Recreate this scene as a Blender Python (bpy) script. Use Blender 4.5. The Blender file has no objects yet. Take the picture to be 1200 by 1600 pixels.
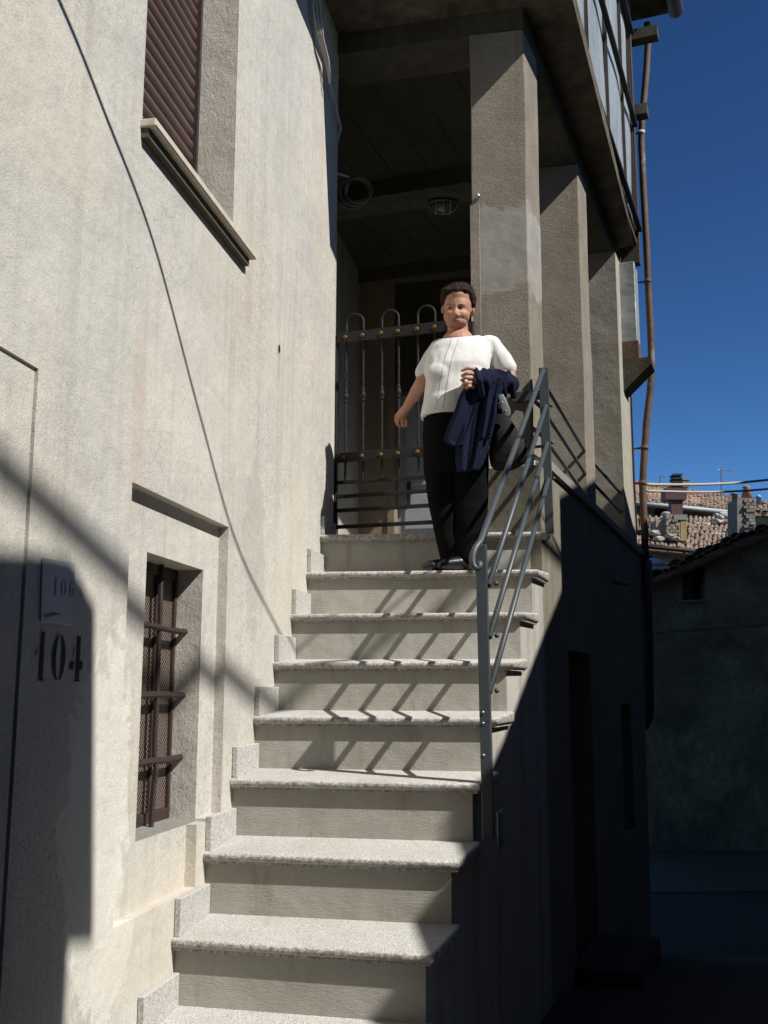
import bpy, bmesh, math, random
from mathutils import Vector, Matrix, noise
random.seed(7)
PI = math.pi
C = bpy.context.scene.collection
sc = bpy.context.scene

# ------------------------------------------------------------------ camera, sky, sun, exposure
CZ = 1.45
FPX, PITCH, ROLL = 1624.0, math.radians(9.8), math.radians(0.11)
cam = bpy.data.cameras.new('camera'); cam_o = bpy.data.objects.new('camera', cam); C.objects.link(cam_o)
cam.sensor_fit = 'VERTICAL'; cam.sensor_height = 24.0; cam.lens = 24.0 * FPX / 1600.0
cam.clip_start = 0.05; cam.clip_end = 600
cam_o.location = (0, 0, CZ)
cam_o.rotation_euler = (Matrix.Rotation(math.radians(90) + PITCH, 3, 'X') @ Matrix.Rotation(ROLL, 3, 'Z')).to_euler()
sc.camera = cam_o

SD = Vector((.592, -.381, .709)).normalized()          # towards the sun
world = bpy.data.worlds.new('World'); sc.world = world; world.use_nodes = True
wn = world.node_tree; wn.nodes.clear()
sky = wn.nodes.new('ShaderNodeTexSky'); sky.sky_type = 'NISHITA'; sky.sun_disc = False
sky.sun_elevation = math.asin(SD.z); sky.sun_rotation = math.atan2(SD.x, SD.y)
sky.altitude = 2500; sky.air_density = 1.0; sky.dust_density = 0.0; sky.ozone_density = 3.5
bg = wn.nodes.new('ShaderNodeBackground'); bg.inputs[1].default_value = 0.05
wo = wn.nodes.new('ShaderNodeOutputWorld')
gam = wn.nodes.new('ShaderNodeGamma'); gam.inputs[1].default_value = 1.55        # the film's deeper blue
sca = wn.nodes.new('ShaderNodeVectorMath'); sca.operation = 'MULTIPLY'; sca.inputs[1].default_value = (.62, .78, .78)
wn.links.new(sky.outputs[0], gam.inputs[0]); wn.links.new(gam.outputs[0], sca.inputs[0]); wn.links.new(sca.outputs[0], bg.inputs[0]); wn.links.new(bg.outputs[0], wo.inputs[0])
sun = bpy.data.lights.new('sun', 'SUN'); sun.energy = 5.0; sun.angle = math.radians(.5); sun.color = (1, .975, .91)
sun_o = bpy.data.objects.new('sun', sun); C.objects.link(sun_o)
sun_o.rotation_euler = SD.to_track_quat('Z', 'Y').to_euler(); sun_o.location = (8, -4, 14)
sc.view_settings.view_transform = 'Standard'; sc.view_settings.look = 'None'
sc.view_settings.exposure = 0.25; sc.view_settings.gamma = 1
sc.view_settings.use_curve_mapping = False
sc.render.engine = 'CYCLES'

# ------------------------------------------------------------------ frames of reference of the three crooked walls
def V(*a): return Vector(a)
R_ = .225
def LT(i): return V((-3.417 + .2143 * i) * R_, (13.1355 + 1.1669 * i) * R_, CZ + (i - 5.4418) * R_)   # left end of tread i
def RT(i): return V((-.1957 + .4331 * i) * R_, (12.1725 + 1.2166 * i) * R_, CZ + (i - 5.4418) * R_)   # right end of tread i
class Frame:
    def __init__(s, o, az):
        a = math.radians(az); s.o = V(o[0], o[1], 0); s.u = V(math.sin(a), math.cos(a), 0); s.n = V(math.cos(a), -math.sin(a), 0)
    def P(s, u, n, z): return s.o + s.u * u + s.n * n + V(0, 0, z)
    def loc(s, p): d = V(p[0], p[1], 0) - s.o; return d.dot(s.u), d.dot(s.n), p[2]
FL = Frame(LT(5), 10.5)            # plastered house wall
FS = Frame(RT(5), 20.2)            # open side of the stairs
FK = Frame((.785, 5.35), 21.05)    # loggia
def ray(px, py):
    a, b = px - 600, py - 800
    a, b = a * math.cos(ROLL) + b * math.sin(ROLL), -a * math.sin(ROLL) + b * math.cos(ROLL)
    v = V(a / FPX, 1, -b / FPX); c, s = math.cos(PITCH), math.sin(PITCH)
    return V(v.x, v.y * c - v.z * s, v.y * s + v.z * c)
def at(px, py, y):                  # where a sight line meets the real depth y
    d = ray(px, py); return V(0, 0, CZ) + d * (y / d.y)
def hitf(F, px, py, n=0):
    d = ray(px, py); o = V(0, 0, CZ); t = (F.P(0, n, 0) - o).dot(F.n) / d.dot(F.n); return o + d * t

# ------------------------------------------------------------------ materials
def rgb(c): return (c[0], c[1], c[2], 1)
class NT:
    def __init__(s, name):
        m = bpy.data.materials.new(name); m.use_nodes = True; s.m = m; s.t = m.node_tree; s.t.nodes.clear()
        s.out = s.t.nodes.new('ShaderNodeOutputMaterial'); s.b = s.t.nodes.new('ShaderNodeBsdfPrincipled')
        s.t.links.new(s.b.outputs[0], s.out.inputs[0]); s.tc = s.t.nodes.new('ShaderNodeTexCoord')
    def l(s, a, b): s.t.links.new(a, b)
    def map(s, scale=(1, 1, 1), rot=(0, 0, 0), loc=(0, 0, 0)):
        n = s.t.nodes.new('ShaderNodeMapping'); n.inputs['Scale'].default_value = scale; n.inputs['Rotation'].default_value = rot
        n.inputs['Location'].default_value = loc; s.l(s.tc.outputs['Object'], n.inputs[0]); return n.outputs[0]
    def noise(s, sc_, det=4, rough=.55, vec=None, dist=0):
        n = s.t.nodes.new('ShaderNodeTexNoise'); n.inputs['Scale'].default_value = sc_; n.inputs['Detail'].default_value = det
        n.inputs['Roughness'].default_value = rough; n.inputs['Distortion'].default_value = dist
        s.l(vec if vec else s.tc.outputs['Object'], n.inputs['Vector']); return n.outputs['Fac']
    def vor(s, sc_, vec=None, feat='F1'):
        n = s.t.nodes.new('ShaderNodeTexVoronoi'); n.inputs['Scale'].default_value = sc_; n.feature = feat
        s.l(vec if vec else s.tc.outputs['Object'], n.inputs['Vector']); return n
    def ramp(s, f, a, b, ca=(0, 0, 0), cb=(1, 1, 1)):
        n = s.t.nodes.new('ShaderNodeValToRGB'); e = n.color_ramp.elements; e[0].position = a; e[1].position = b
        e[0].color = rgb(ca); e[1].color = rgb(cb); s.l(f, n.inputs[0]); return n.outputs[0]
    def mix(s, fac, a, b, mode='MIX'):
        n = s.t.nodes.new('ShaderNodeMix'); n.data_type = 'RGBA'; n.blend_type = mode
        for k, v in ((0, fac), (6, a), (7, b)):
            if isinstance(v, (int, float)): n.inputs[k].default_value = v
            elif isinstance(v, tuple): n.inputs[k].default_value = rgb(v)
            else: s.l(v, n.inputs[k])
        return n.outputs[2]
    def math(s, op, a, b=0.0, clamp=False):
        n = s.t.nodes.new('ShaderNodeMath'); n.operation = op; n.use_clamp = clamp
        for k, v in ((0, a), (1, b)):
            if isinstance(v, (int, float)): n.inputs[k].default_value = v
            else: s.l(v, n.inputs[k])
        return n.outputs[0]
    def xyz(s):
        n = s.t.nodes.new('ShaderNodeSeparateXYZ'); s.l(s.tc.outputs['Object'], n.inputs[0]); return n.outputs
    def bump(s, h, strength=.3, dist=.01, prev=None):
        n = s.t.nodes.new('ShaderNodeBump'); n.inputs['Strength'].default_value = strength; n.inputs['Distance'].default_value = dist
        s.l(h, n.inputs['Height'])
        if prev is not None: s.l(prev, n.inputs['Normal'])
        return n.outputs[0]
    def fin(s, col, rough=.9, metal=0, nrm=None, spec=.3):
        if isinstance(col, tuple): s.b.inputs['Base Color'].default_value = rgb(col)
        else: s.l(col, s.b.inputs['Base Color'])
        if isinstance(rough, (int, float)): s.b.inputs['Roughness'].default_value = rough
        else: s.l(rough, s.b.inputs['Roughness'])
        s.b.inputs['Metallic'].default_value = metal; s.b.inputs['Specular IOR Level'].default_value = spec
        if nrm is not None: s.l(nrm, s.b.inputs['Normal'])
        return s.m
def plaster(name, ca, cb, cs, pits=.35, relief=.5, streak=.5, gran=260, smudge=.25, comb=(60, 60, 45)):
    t = NT(name)
    big = t.ramp(t.noise(1.3, 5, .6, dist=.4), .35, .68)
    c = t.mix(big, ca, cb)
    st = t.ramp(t.noise(1, 5, .6, vec=t.map((9, 9, .55))), .48, .75)
    c = t.mix(t.math('MULTIPLY', st, streak), c, cs)
    mid = t.ramp(t.noise(7, 6, .65), .42, .72)
    c = t.mix(t.math('MULTIPLY', mid, smudge), c, cs)
    g = t.noise(gran * .45, 3, .7)
    c = t.mix(t.math('MULTIPLY', t.ramp(g, .56, .68), pits), c, tuple(x * .42 for x in cs))
    if name.startswith('riser'):
        oi = t.t.nodes.new('ShaderNodeObjectInfo'); c = t.mix(t.math('MULTIPLY', oi.outputs['Random'], .3), c, (.30, .27, .22))
        st3 = t.ramp(t.noise(1, 6, .65, vec=t.map((11, 11, 2.0), loc=(5, 5, 5))), .55, .68); c = t.mix(t.math('MULTIPLY', st3, .45), c, (.235, .205, .16))
    h = t.math('ADD', t.math('MULTIPLY', t.noise(gran * .7, 4, .7), .8), t.math('MULTIPLY', t.noise(1, 5, .65, vec=t.map(comb)), .9))
    n = t.bump(h, relief, .006); n = t.bump(t.noise(3.2, 3), .35, .05, n)
    return t.fin(c, .95, nrm=n, spec=.1)
def wall_plaster():
    t = NT('house plaster')
    big = t.ramp(t.noise(1.1, 5, .6, dist=.6), .34, .66)
    c = t.mix(big, (.695, .65, .58), (.565, .55, .515))
    warm = t.ramp(t.noise(.75, 4, .6, vec=t.map(loc=(4, 2, 7))), .5, .66)
    c = t.mix(t.math('MULTIPLY', warm, .55), c, (.63, .575, .47))
    st = t.ramp(t.noise(1, 6, .62, vec=t.map((13, 13, .5))), .5, .74)
    c = t.mix(t.math('MULTIPLY', st, .55), c, (.42, .38, .33))
    st4 = t.ramp(t.noise(1, 5, .65, vec=t.map((26, 26, 1.1), loc=(7, 2, 5))), .50, .72); c = t.mix(t.math('MULTIPLY', st4, .35), c, (.40, .375, .34))
    st2 = t.ramp(t.noise(1, 4, .5, vec=t.map((5, 5, .35), loc=(3, 1, 0))), .52, .7)
    c = t.mix(t.math('MULTIPLY', st2, .5), c, (.64, .60, .55))
    x = t.xyz()
    # damp stained patches low by the stairs, with their own ragged outline
    patch = t.ramp(t.math('ADD', t.noise(3.0, 6, .6, dist=.8), t.math('MULTIPLY', x[2], -.06)), .49, .52)
    c = t.mix(t.math('MULTIPLY', patch, .28), c, (.40, .38, .34))
    rag = t.ramp(t.noise(5.5, 7, .62, vec=t.map(loc=(9, 3, 1)), dist=1.2), .6, .625)
    c = t.mix(t.math('MULTIPLY', rag, .35), c, (.66, .62, .56))
    pit = t.ramp(t.noise(95, 3, .7), .55, .66)
    area = t.ramp(t.noise(1.6, 3, .5, vec=t.map(loc=(1, 8, 3))), .38, .6)
    c = t.mix(t.math('MULTIPLY', t.math('MULTIPLY', pit, area), .7), c, (.15, .135, .115))
    gr = t.ramp(t.noise(170, 3, .8, vec=t.map(loc=(3, 9, 4))), .38, .62); c = t.mix(t.math('MULTIPLY', gr, .42), c, (.34, .325, .29))
    cb = t.ramp(t.noise(1, 4, .7, vec=t.map((150, 150, 14))), .42, .66); c = t.mix(t.math('MULTIPLY', cb, .30), c, (.40, .38, .34))
    v = t.vor(9, feat='F1'); spot = t.ramp(v.outputs['Distance'], .03, .06, (1, 1, 1), (0, 0, 0))
    c = t.mix(t.math('MULTIPLY', spot, .35), c, (.16, .13, .11))
    cv = t.vor(1.7, vec=t.map(rot=(.3, .2, .5)), feat='DISTANCE_TO_EDGE')
    crack = t.ramp(t.math('ADD', cv.outputs['Distance'], t.math('MULTIPLY', t.noise(8, 4), .02)), .0105, .0135, (1, 1, 1), (0, 0, 0))
    crack = t.math('MULTIPLY', crack, t.ramp(t.noise(1.5, 2), .5, .6))
    c = t.mix(t.math('MULTIPLY', crack, .18), c, (.2, .18, .16))
    def blot(px, py, ru, rz, amt, col, edge=.06, ns=7):
        p = hitf(FL, px, py) - FL.P(-1, 0, 0)
        m = t.t.nodes.new('ShaderNodeVectorMath'); m.operation = 'SUBTRACT'; t.l(t.tc.outputs['Object'], m.inputs[0]); m.inputs[1].default_value = p
        q = t.t.nodes.new('ShaderNodeVectorMath'); q.operation = 'MULTIPLY'; t.l(m.outputs[0], q.inputs[0]); q.inputs[1].default_value = (1 / ru, 1 / ru, 1 / rz)
        ln = t.t.nodes.new('ShaderNodeVectorMath'); ln.operation = 'LENGTH'; t.l(q.outputs[0], ln.inputs[0])
        d = t.math('ADD', ln.outputs['Value'], t.math('MULTIPLY', t.math('SUBTRACT', t.noise(ns, 6, .65, dist=.6), .5), 1.7))
        return t.mix(t.math('MULTIPLY', t.ramp(d, 1 - edge, 1 + edge, (1, 1, 1), (0, 0, 0)), amt), c, col)
    c = blot(398, 850, .16, .34, .5, (.40, .385, .35), .05)
    c = blot(380, 800, .30, .16, .35, (.44, .42, .38), .10)
    c = blot(465, 830, .14, .30, .4, (.58, .50, .40), .25)
    c = blot(450, 930, .22, .20, .35, (.60, .52, .42), .3)
    c = blot(165, 1300, .25, .55, .55, (.74, .72, .66), .08)
    c = blot(300, 1420, .9, .25, .30, (.66, .58, .46), .3)
    c = blot(90, 380, .7, .5, .35, (.47, .465, .43), .35)
    c = blot(60, 120, .5, .3, .3, (.62, .56, .47), .3)
    c = blot(300, 620, .5, .35, .25, (.64, .60, .53), .3)
    c = blot(390, 430, .05, .45, .45, (.50, .42, .33), .4)
    c = blot(440, 300, .06, 1.3, .35, (.46, .42, .36), .4)
    c = blot(500, 330, .12, 1.4, .4, (.52, .46, .38), .4)
    c = blot(215, 690, .06, .5, .45, (.50, .42, .34), .4)
    c = blot(436, 560, .035, .10, .6, (.42, .39, .33), .3, 14)
    h = t.math('ADD', t.noise(150, 4, .75), t.math('MULTIPLY', t.noise(1, 4, .65, vec=t.map((90, 90, 40))), .9))
    h = t.math('SUBTRACT', h, t.math('MULTIPLY', crack, .08))
    n = t.bump(h, .55, .006); n = t.bump(t.noise(2.6, 4), .45, .06, n)
    return t.fin(c, .95, nrm=n, spec=.1)
def granite(name, dirt=1.0):
    t = NT(name)
    g = t.noise(210, 2, .8); c = t.mix(t.ramp(g, .36, .62), (.25, .24, .225), (.68, .665, .64))
    g2 = t.ramp(t.noise(150, 2, .7, vec=t.map(loc=(5, 5, 5))), .62, .7)
    c = t.mix(t.math('MULTIPLY', g2, .7), c, (.10, .09, .085))
    w = t.ramp(t.noise(5, 5, .6), .45, .75); c = t.mix(t.math('MULTIPLY', w, .38 * dirt), c, (.30, .27, .23))
    oi = t.t.nodes.new('ShaderNodeObjectInfo'); c = t.mix(t.math('MULTIPLY', oi.outputs['Random'], .22), c, (.40, .37, .32))
    w2 = t.ramp(t.noise(1, 5, .6, vec=t.map((14, 3, 3), loc=(2, 6, 1))), .58, .72); c = t.mix(t.math('MULTIPLY', w2, .25 * dirt), c, (.24, .215, .18))
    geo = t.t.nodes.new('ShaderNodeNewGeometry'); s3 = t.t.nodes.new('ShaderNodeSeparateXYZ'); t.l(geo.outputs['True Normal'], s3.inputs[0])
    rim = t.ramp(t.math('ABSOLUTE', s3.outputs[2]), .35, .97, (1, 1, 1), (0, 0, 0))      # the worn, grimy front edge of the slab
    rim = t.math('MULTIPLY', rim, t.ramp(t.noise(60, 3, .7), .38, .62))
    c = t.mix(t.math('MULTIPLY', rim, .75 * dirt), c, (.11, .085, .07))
    n = t.bump(t.noise(220, 3, .8), .5, .003)
    return t.fin(c, .85, nrm=n, spec=.25)
def plain(name, col, rough=.6, metal=0, var=.25, sc_=30, bump=.15, spec=.3, col2=None):
    t = NT(name); d = col2 or tuple(x * .55 for x in col)
    c = t.mix(t.math('MULTIPLY', t.ramp(t.noise(sc_, 5, .65), .4, .7), var if col2 is None else 1.0), col, d)
    return t.fin(c, rough, metal, t.bump(t.noise(sc_ * 4, 4, .6), bump, .003), spec)
M = {}
M['wall'] = wall_plaster()
M['granite'] = granite('granite slab'); M['granite_clean'] = granite('granite skirting', .25)
M['riser'] = plaster('riser cement plaster', (.44, .43, .39), (.37, .36, .325), (.26, .245, .21), .15, .42, .2, 200, .5, (35, 35, 170))
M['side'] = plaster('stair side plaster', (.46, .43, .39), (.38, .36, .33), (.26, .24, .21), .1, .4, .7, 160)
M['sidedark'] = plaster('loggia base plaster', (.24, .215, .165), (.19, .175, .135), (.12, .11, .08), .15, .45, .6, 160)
M['column'] = None
M['ceil'] = plaster('dark ceiling plaster', (.060, .056, .042), (.038, .038, .028), (.08, .07, .05), .15, .4, .1, 120, .5)  # very low base tone, set to darken the porch
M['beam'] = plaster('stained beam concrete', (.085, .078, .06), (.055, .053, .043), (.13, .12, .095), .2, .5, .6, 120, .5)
M['slab'] = plaster('stained slab concrete', (.10, .092, .07), (.055, .054, .042), (.24, .20, .16), .25, .6, .3, 100, .6)  # dark mottled base with lighter stains
M['inner'] = plaster('inner wall plaster', (.27, .215, .155), (.19, .155, .115), (.10, .085, .06), .15, .35, .5, 140)
M['white'] = plaster('whitewashed plaster', (.66, .65, .62), (.60, .59, .56), (.40, .38, .34), .1, .3, .3, 140)
M['inner2'] = plaster('dingy whitewash', (.42, .40, .36), (.34, .325, .29), (.20, .19, .16), .1, .3, .5, 140)
M['pier'] = plaster('grey beige pier plaster', (.40, .375, .32), (.34, .315, .265), (.22, .20, .165), .2, .5, .5, 160)
M['rail'] = plain('grey painted iron', (.055, .066, .075), .45, .0, .35, 60, .2, .5)
M['gate'] = plain('dark wrought iron', (.018, .018, .018), .6, .0, .4, 60, .6, .25)
M['gold'] = plain('gilt rosette', (.17, .09, .022), .6, .4, .5, 120, .3)
M['steel'] = plain('zinc bolt', (.45, .45, .44), .4, .7, .3, 80, .1)
M['brown'] = plain('brown painted iron', (.048, .029, .026), .55, 0, .6, 70, .5, .35)
M['shutter'] = plain('brown shutter plastic', (.105, .066, .058), .5, 0, .35, 25, .1, .35)
M['wire'] = plain('mesh wire', (.36, .28, .23), .5, .4, .3, 80, .1)
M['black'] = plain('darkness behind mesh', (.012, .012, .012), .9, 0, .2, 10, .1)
M['marble'] = plain('limestone sill', (.58, .52, .42), .75, 0, .5, 22, .3, .3)
M['sillunder'] = plain('shaded sill cement', (.10, .09, .062), .9, 0, .6, 30, .4)  # colour carries the shade under the sill
M['greysill'] = plain('grey cement sill', (.25, .24, .22), .9, 0, .5, 30, .4)
M['paint'] = plain('black stencil paint', (.012, .012, .013), .7, 0, .3, 60, .2)
M['plaque'] = plain('enamel plaque', (.50, .50, .53), .45, 0, .25, 14, .1, .4)
M['faded'] = plain('faded number paint', (.20, .19, .20), .7, 0, .3, 80, .1)
M['cable'] = plain('black cable', (.02, .02, .02), .6)
M['cabled'] = plain('dim cable sheath', (.16, .145, .12), .7)  # darker base tone keeps the coil faint
M['cablel'] = plain('pale cable sheath', (.42, .40, .37), .6)
M['door'] = plain('grey blue painted door', (.30, .33, .36), .55, 0, .3, 18, .2)
M['glass'] = plain('lamp glass', (.10, .10, .095), .15, 0, .2, 20, .05, .6)
M['antenna'] = plain('antenna aluminium', (.25, .25, .25), .5, .5)
M['zincg'] = plain('zinc gutter', (.40, .41, .42), .6, .1, .3, 6, .1)
M['lampw'] = plain('white lamp enamel', (.75, .75, .76), .4, 0, .1, 20, .05)
def m_column(rep=True):
    t = NT('coarse column plaster')
    c = t.mix(t.ramp(t.noise(3.5, 5, .6), .35, .65), (.30, .265, .22), (.235, .21, .175))
    c = t.mix(t.math('MULTIPLY', t.ramp(t.noise(1, 5, .6, vec=t.map((16, 16, .8))), .5, .75), .4), c, (.16, .14, .115))
    g = t.ramp(t.noise(120, 3, .75), .5, .64); c = t.mix(t.math('MULTIPLY', g, .5), c, (.09, .075, .06))
    if not rep: return t.fin(c, .95, nrm=t.bump(t.noise(8, 4), .3, .02, t.bump(t.noise(120, 3, .75), .8, .006)), spec=.1)
    # smooth cement repair with a ragged edge
    z = t.xyz()[2]
    d = t.math('ADD', t.math('ABSOLUTE', t.math('SUBTRACT', z, 1.62)), t.math('MULTIPLY', t.noise(6, 5, .6), .30))
    patch = t.ramp(d, .375, .42, (1, 1, 1), (0, 0, 0))
    c = t.mix(t.math('MULTIPLY', patch, .62), c, t.mix(t.ramp(t.noise(9, 4), .4, .7), (.37, .36, .34), (.28, .27, .25)))
    low = t.ramp(z, .435, .44, (1, 1, 1), (0, 0, 0)); c = t.mix(t.math('MULTIPLY', low, .95), c, (.54, .53, .50))
    h = t.math('MULTIPLY', t.noise(120, 3, .75), t.math('SUBTRACT', 1.15, patch))
    return t.fin(c, .95, nrm=t.bump(t.noise(8, 4), .3, .02, t.bump(h, .8, .006)), spec=.1)
M['column'] = m_column(); M['column2'] = m_column(False)
def m_sheet():
    t = NT('weathered zinc sheet')
    c = t.mix(t.ramp(t.noise(1, 5, .6, vec=t.map((3, 3, .7)), dist=.8), .35, .68), (.34, .365, .37), (.50, .52, .515))
    r = t.ramp(t.noise(1, 6, .7, vec=t.map((7, 7, 1.2))), .6, .72); c = t.mix(t.math('MULTIPLY', r, .65), c, (.26, .13, .06))
    return t.fin(c, .42, .35, t.bump(t.noise(2.5, 3), .6, .06), .5)
M['sheet'] = m_sheet()
def m_rust():
    t = NT('rusted iron')
    c = t.mix(t.ramp(t.noise(9, 6, .7), .4, .6), (.085, .062, .05), (.15, .088, .05))
    c = t.mix(t.ramp(t.noise(4, 5, .7, vec=t.map(loc=(3, 3, 3))), .6, .66), c, (.22, .20, .18))
    return t.fin(c, .7, .1, t.bump(t.noise(60, 4), .4, .004), .3)
M['rust'] = m_rust(); M['darkrust'] = plain('dark corroded iron', (.075, .06, .052), .7, .1, .6, 16, .4, .3)
def m_ground():
    t = NT('lane paving')
    b = t.t.nodes.new('ShaderNodeTexBrick'); b.inputs['Scale'].default_value = 5; b.inputs['Mortar Size'].default_value = .03
    b.inputs['Color1'].default_value = rgb((.08, .065, .045)); b.inputs['Color2'].default_value = rgb((.06, .048, .034)); b.inputs['Mortar'].default_value = rgb((.025, .025, .025))
    t.l(t.tc.outputs['Object'], b.inputs['Vector'])
    c = t.mix(.4, b.outputs[0], t.mix(t.noise(12, 5, .6), (.045, .037, .026), (.10, .082, .058)))
    return t.fin(c, .9, nrm=t.bump(b.outputs['Fac'], -.5 if False else .5, .01, t.bump(t.noise(40, 5), .5, .01)), spec=.15)
M['ground'] = m_ground()
M['asphalt'] = plain('less shaded asphalt', (.16, .125, .075), .9, 0, .5, 10, .8, .1)
def m_tile():
    t = NT('old clay tile')
    oi = t.t.nodes.new('ShaderNodeObjectInfo')
    c = t.mix(t.ramp(t.noise(2.2, 5, .7), .35, .65), (.19, .12, .088), (.25, .20, .155))
    c = t.mix(t.ramp(t.noise(5, 5, .7, vec=t.map(loc=(2, 2, 2))), .52, .62), c, (.17, .13, .10))
    c = t.mix(t.ramp(t.noise(3, 4, .7, vec=t.map(loc=(7, 2, 2))), .6, .68), c, (.40, .37, .32))
    return t.fin(c, .9, nrm=t.bump(t.noise(20, 4), .4, .01), spec=.1)
M['tile'] = m_tile()
def m_old():
    t = NT('crumbling old render')
    c = t.mix(t.ramp(t.noise(.7, 6, .65, dist=.8), .4, .6), (.40, .34, .22), (.22, .19, .13))
    c = t.mix(t.math('MULTIPLY', t.ramp(t.noise(1.2, 7, .7, vec=t.map(loc=(4, 4, 9)), dist=.5), .5, .62), .7), c, (.17, .13, .09))
    c = t.mix(t.math('MULTIPLY', t.ramp(t.noise(9, 6, .7), .45, .65), .5), c, (.13, .11, .08))
    return t.fin(c, .95, nrm=t.bump(t.noise(6, 6, .7), .8, .05), spec=.05)
M['oldwall'] = m_old()
M['brickw'] = plain('brick infill', (.34, .20, .14), .9, 0, .6, 12, .5)
M['stonew'] = plaster('rubble stone', (.28, .255, .22), (.20, .185, .165), (.12, .11, .10), .4, 1.0, .2, 30, .7)
M['stone'] = plain('loose roof stone', (.40, .38, .35), .9, 0, .5, 8, .5)
M['brick'] = plain('chimney brick', (.36, .28, .21), .9, 0, .6, 9, .5)
M['ochre'] = plain('ochre stained render', (.36, .25, .12), .9, 0, .5, 9, .3)
M['flue'] = plain('rusty brown flue', (.10, .055, .05), .6, .2, .5, 8, .2)
M['cone'] = plain('terracotta cowl', (.42, .22, .14), .85, 0, .4, 12, .3)
M['green'] = plain('green shutter', (.16, .26, .20), .7)

# ------------------------------------------------------------------ builders
def new_bm(): return bmesh.new()
def quad(bm, pts):
    return bm.faces.new([bm.verts.new(p) for p in pts])
def add_hexa(bm, lo, hi):            # lo, hi: four bottom and four top points in the same turning order
    a = [bm.verts.new(p) for p in lo]; b = [bm.verts.new(p) for p in hi]; n = len(a)
    bm.faces.new(a[::-1]); bm.faces.new(b)
    for i in range(n): bm.faces.new((a[i], a[(i + 1) % n], b[(i + 1) % n], b[i]))
def fbox(bm, F, u0, u1, n0, n1, z0, z1):
    q = [(u0, n0), (u1, n0), (u1, n1), (u0, n1)]
    add_hexa(bm, [F.P(a, b, z0) for a, b in q], [F.P(a, b, z1) for a, b in q])
def box(bm, a, b):
    q = [(a[0], a[1]), (b[0], a[1]), (b[0], b[1]), (a[0], b[1])]
    add_hexa(bm, [V(x, y, a[2]) for x, y in q], [V(x, y, b[2]) for x, y in q])
def prism(bm, pts, vec):             # planar outline extruded along vec
    add_hexa(bm, pts, [p + vec for p in pts])
def tube(bm, pts, r, seg=10, cap=True, radii=None):
    n = len(pts); rings = []
    prev = None
    for i, p in enumerate(pts):
        d = (pts[min(i + 1, n - 1)] - pts[max(i - 1, 0)]).normalized()
        if prev is None:
            a = d.orthogonal().normalized()
        else:
            a = (prev - d * prev.dot(d)).normalized()
        prev = a; b = d.cross(a); rr = radii[i] if radii else r
        rings.append([bm.verts.new(p + a * rr * math.cos(2 * PI * k / seg) + b * rr * math.sin(2 * PI * k / seg)) for k in range(seg)])
    for i in range(n - 1):
        for k in range(seg): bm.faces.new((rings[i][k], rings[i][(k + 1) % seg], rings[i + 1][(k + 1) % seg], rings[i + 1][k]))
    if cap: bm.faces.new(rings[0][::-1]); bm.faces.new(rings[-1])
def ball(bm, c, r, sub=2, sc3=(1, 1, 1), rot=None):
    m = Matrix.Translation(c) @ (rot.to_4x4() if rot else Matrix.Identity(4)) @ Matrix.Diagonal((*sc3, 1))
    bmesh.ops.create_icosphere(bm, subdivisions=sub, radius=r, matrix=m)
def bevel(bm, w, seg=2):
    bmesh.ops.recalc_face_normals(bm, faces=bm.faces)
    bmesh.ops.bevel(bm, geom=list(bm.edges), offset=w, segments=seg, affect='EDGES', profile=.5, clamp_overlap=True)
def base_of(p): 
    w = Vector((0, 0, 0))
    while p is not None: w = w + p.location; p = p.parent
    return w
def obj(name, bm, mat, parent=None, smooth=False, loc=None):
    if loc is None: loc = base_of(parent) if parent else Vector((0, 0, 0))
    bmesh.ops.recalc_face_normals(bm, faces=bm.faces)
    bmesh.ops.translate(bm, verts=bm.verts, vec=-Vector(loc))
    me = bpy.data.meshes.new(name); bm.to_mesh(me); bm.free()
    me.materials.append(mat)
    if smooth:
        me.polygons.foreach_set('use_smooth', [True] * len(me.polygons))
    o = bpy.data.objects.new(name, me); C.objects.link(o)
    if parent: o.parent = parent
    else: o.location = loc
    return o
def smooth_angle(o, deg=40):
    me = o.data; me.polygons.foreach_set('use_smooth', [True] * len(me.polygons)); me.set_sharp_from_angle(angle=math.radians(deg)); return o
def thing(name, loc, label, cat, group=None):
    o = bpy.data.objects.new(name, None); C.objects.link(o); o.location = loc; o.empty_display_size = .1
    o['label'] = label; o['category'] = cat
    if group: o['group'] = group
    return o
def tag(o, label, cat, group=None, kind=None):
    o['label'] = label; o['category'] = cat
    if group: o['group'] = group
    if kind: o['kind'] = kind
    return o
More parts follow.
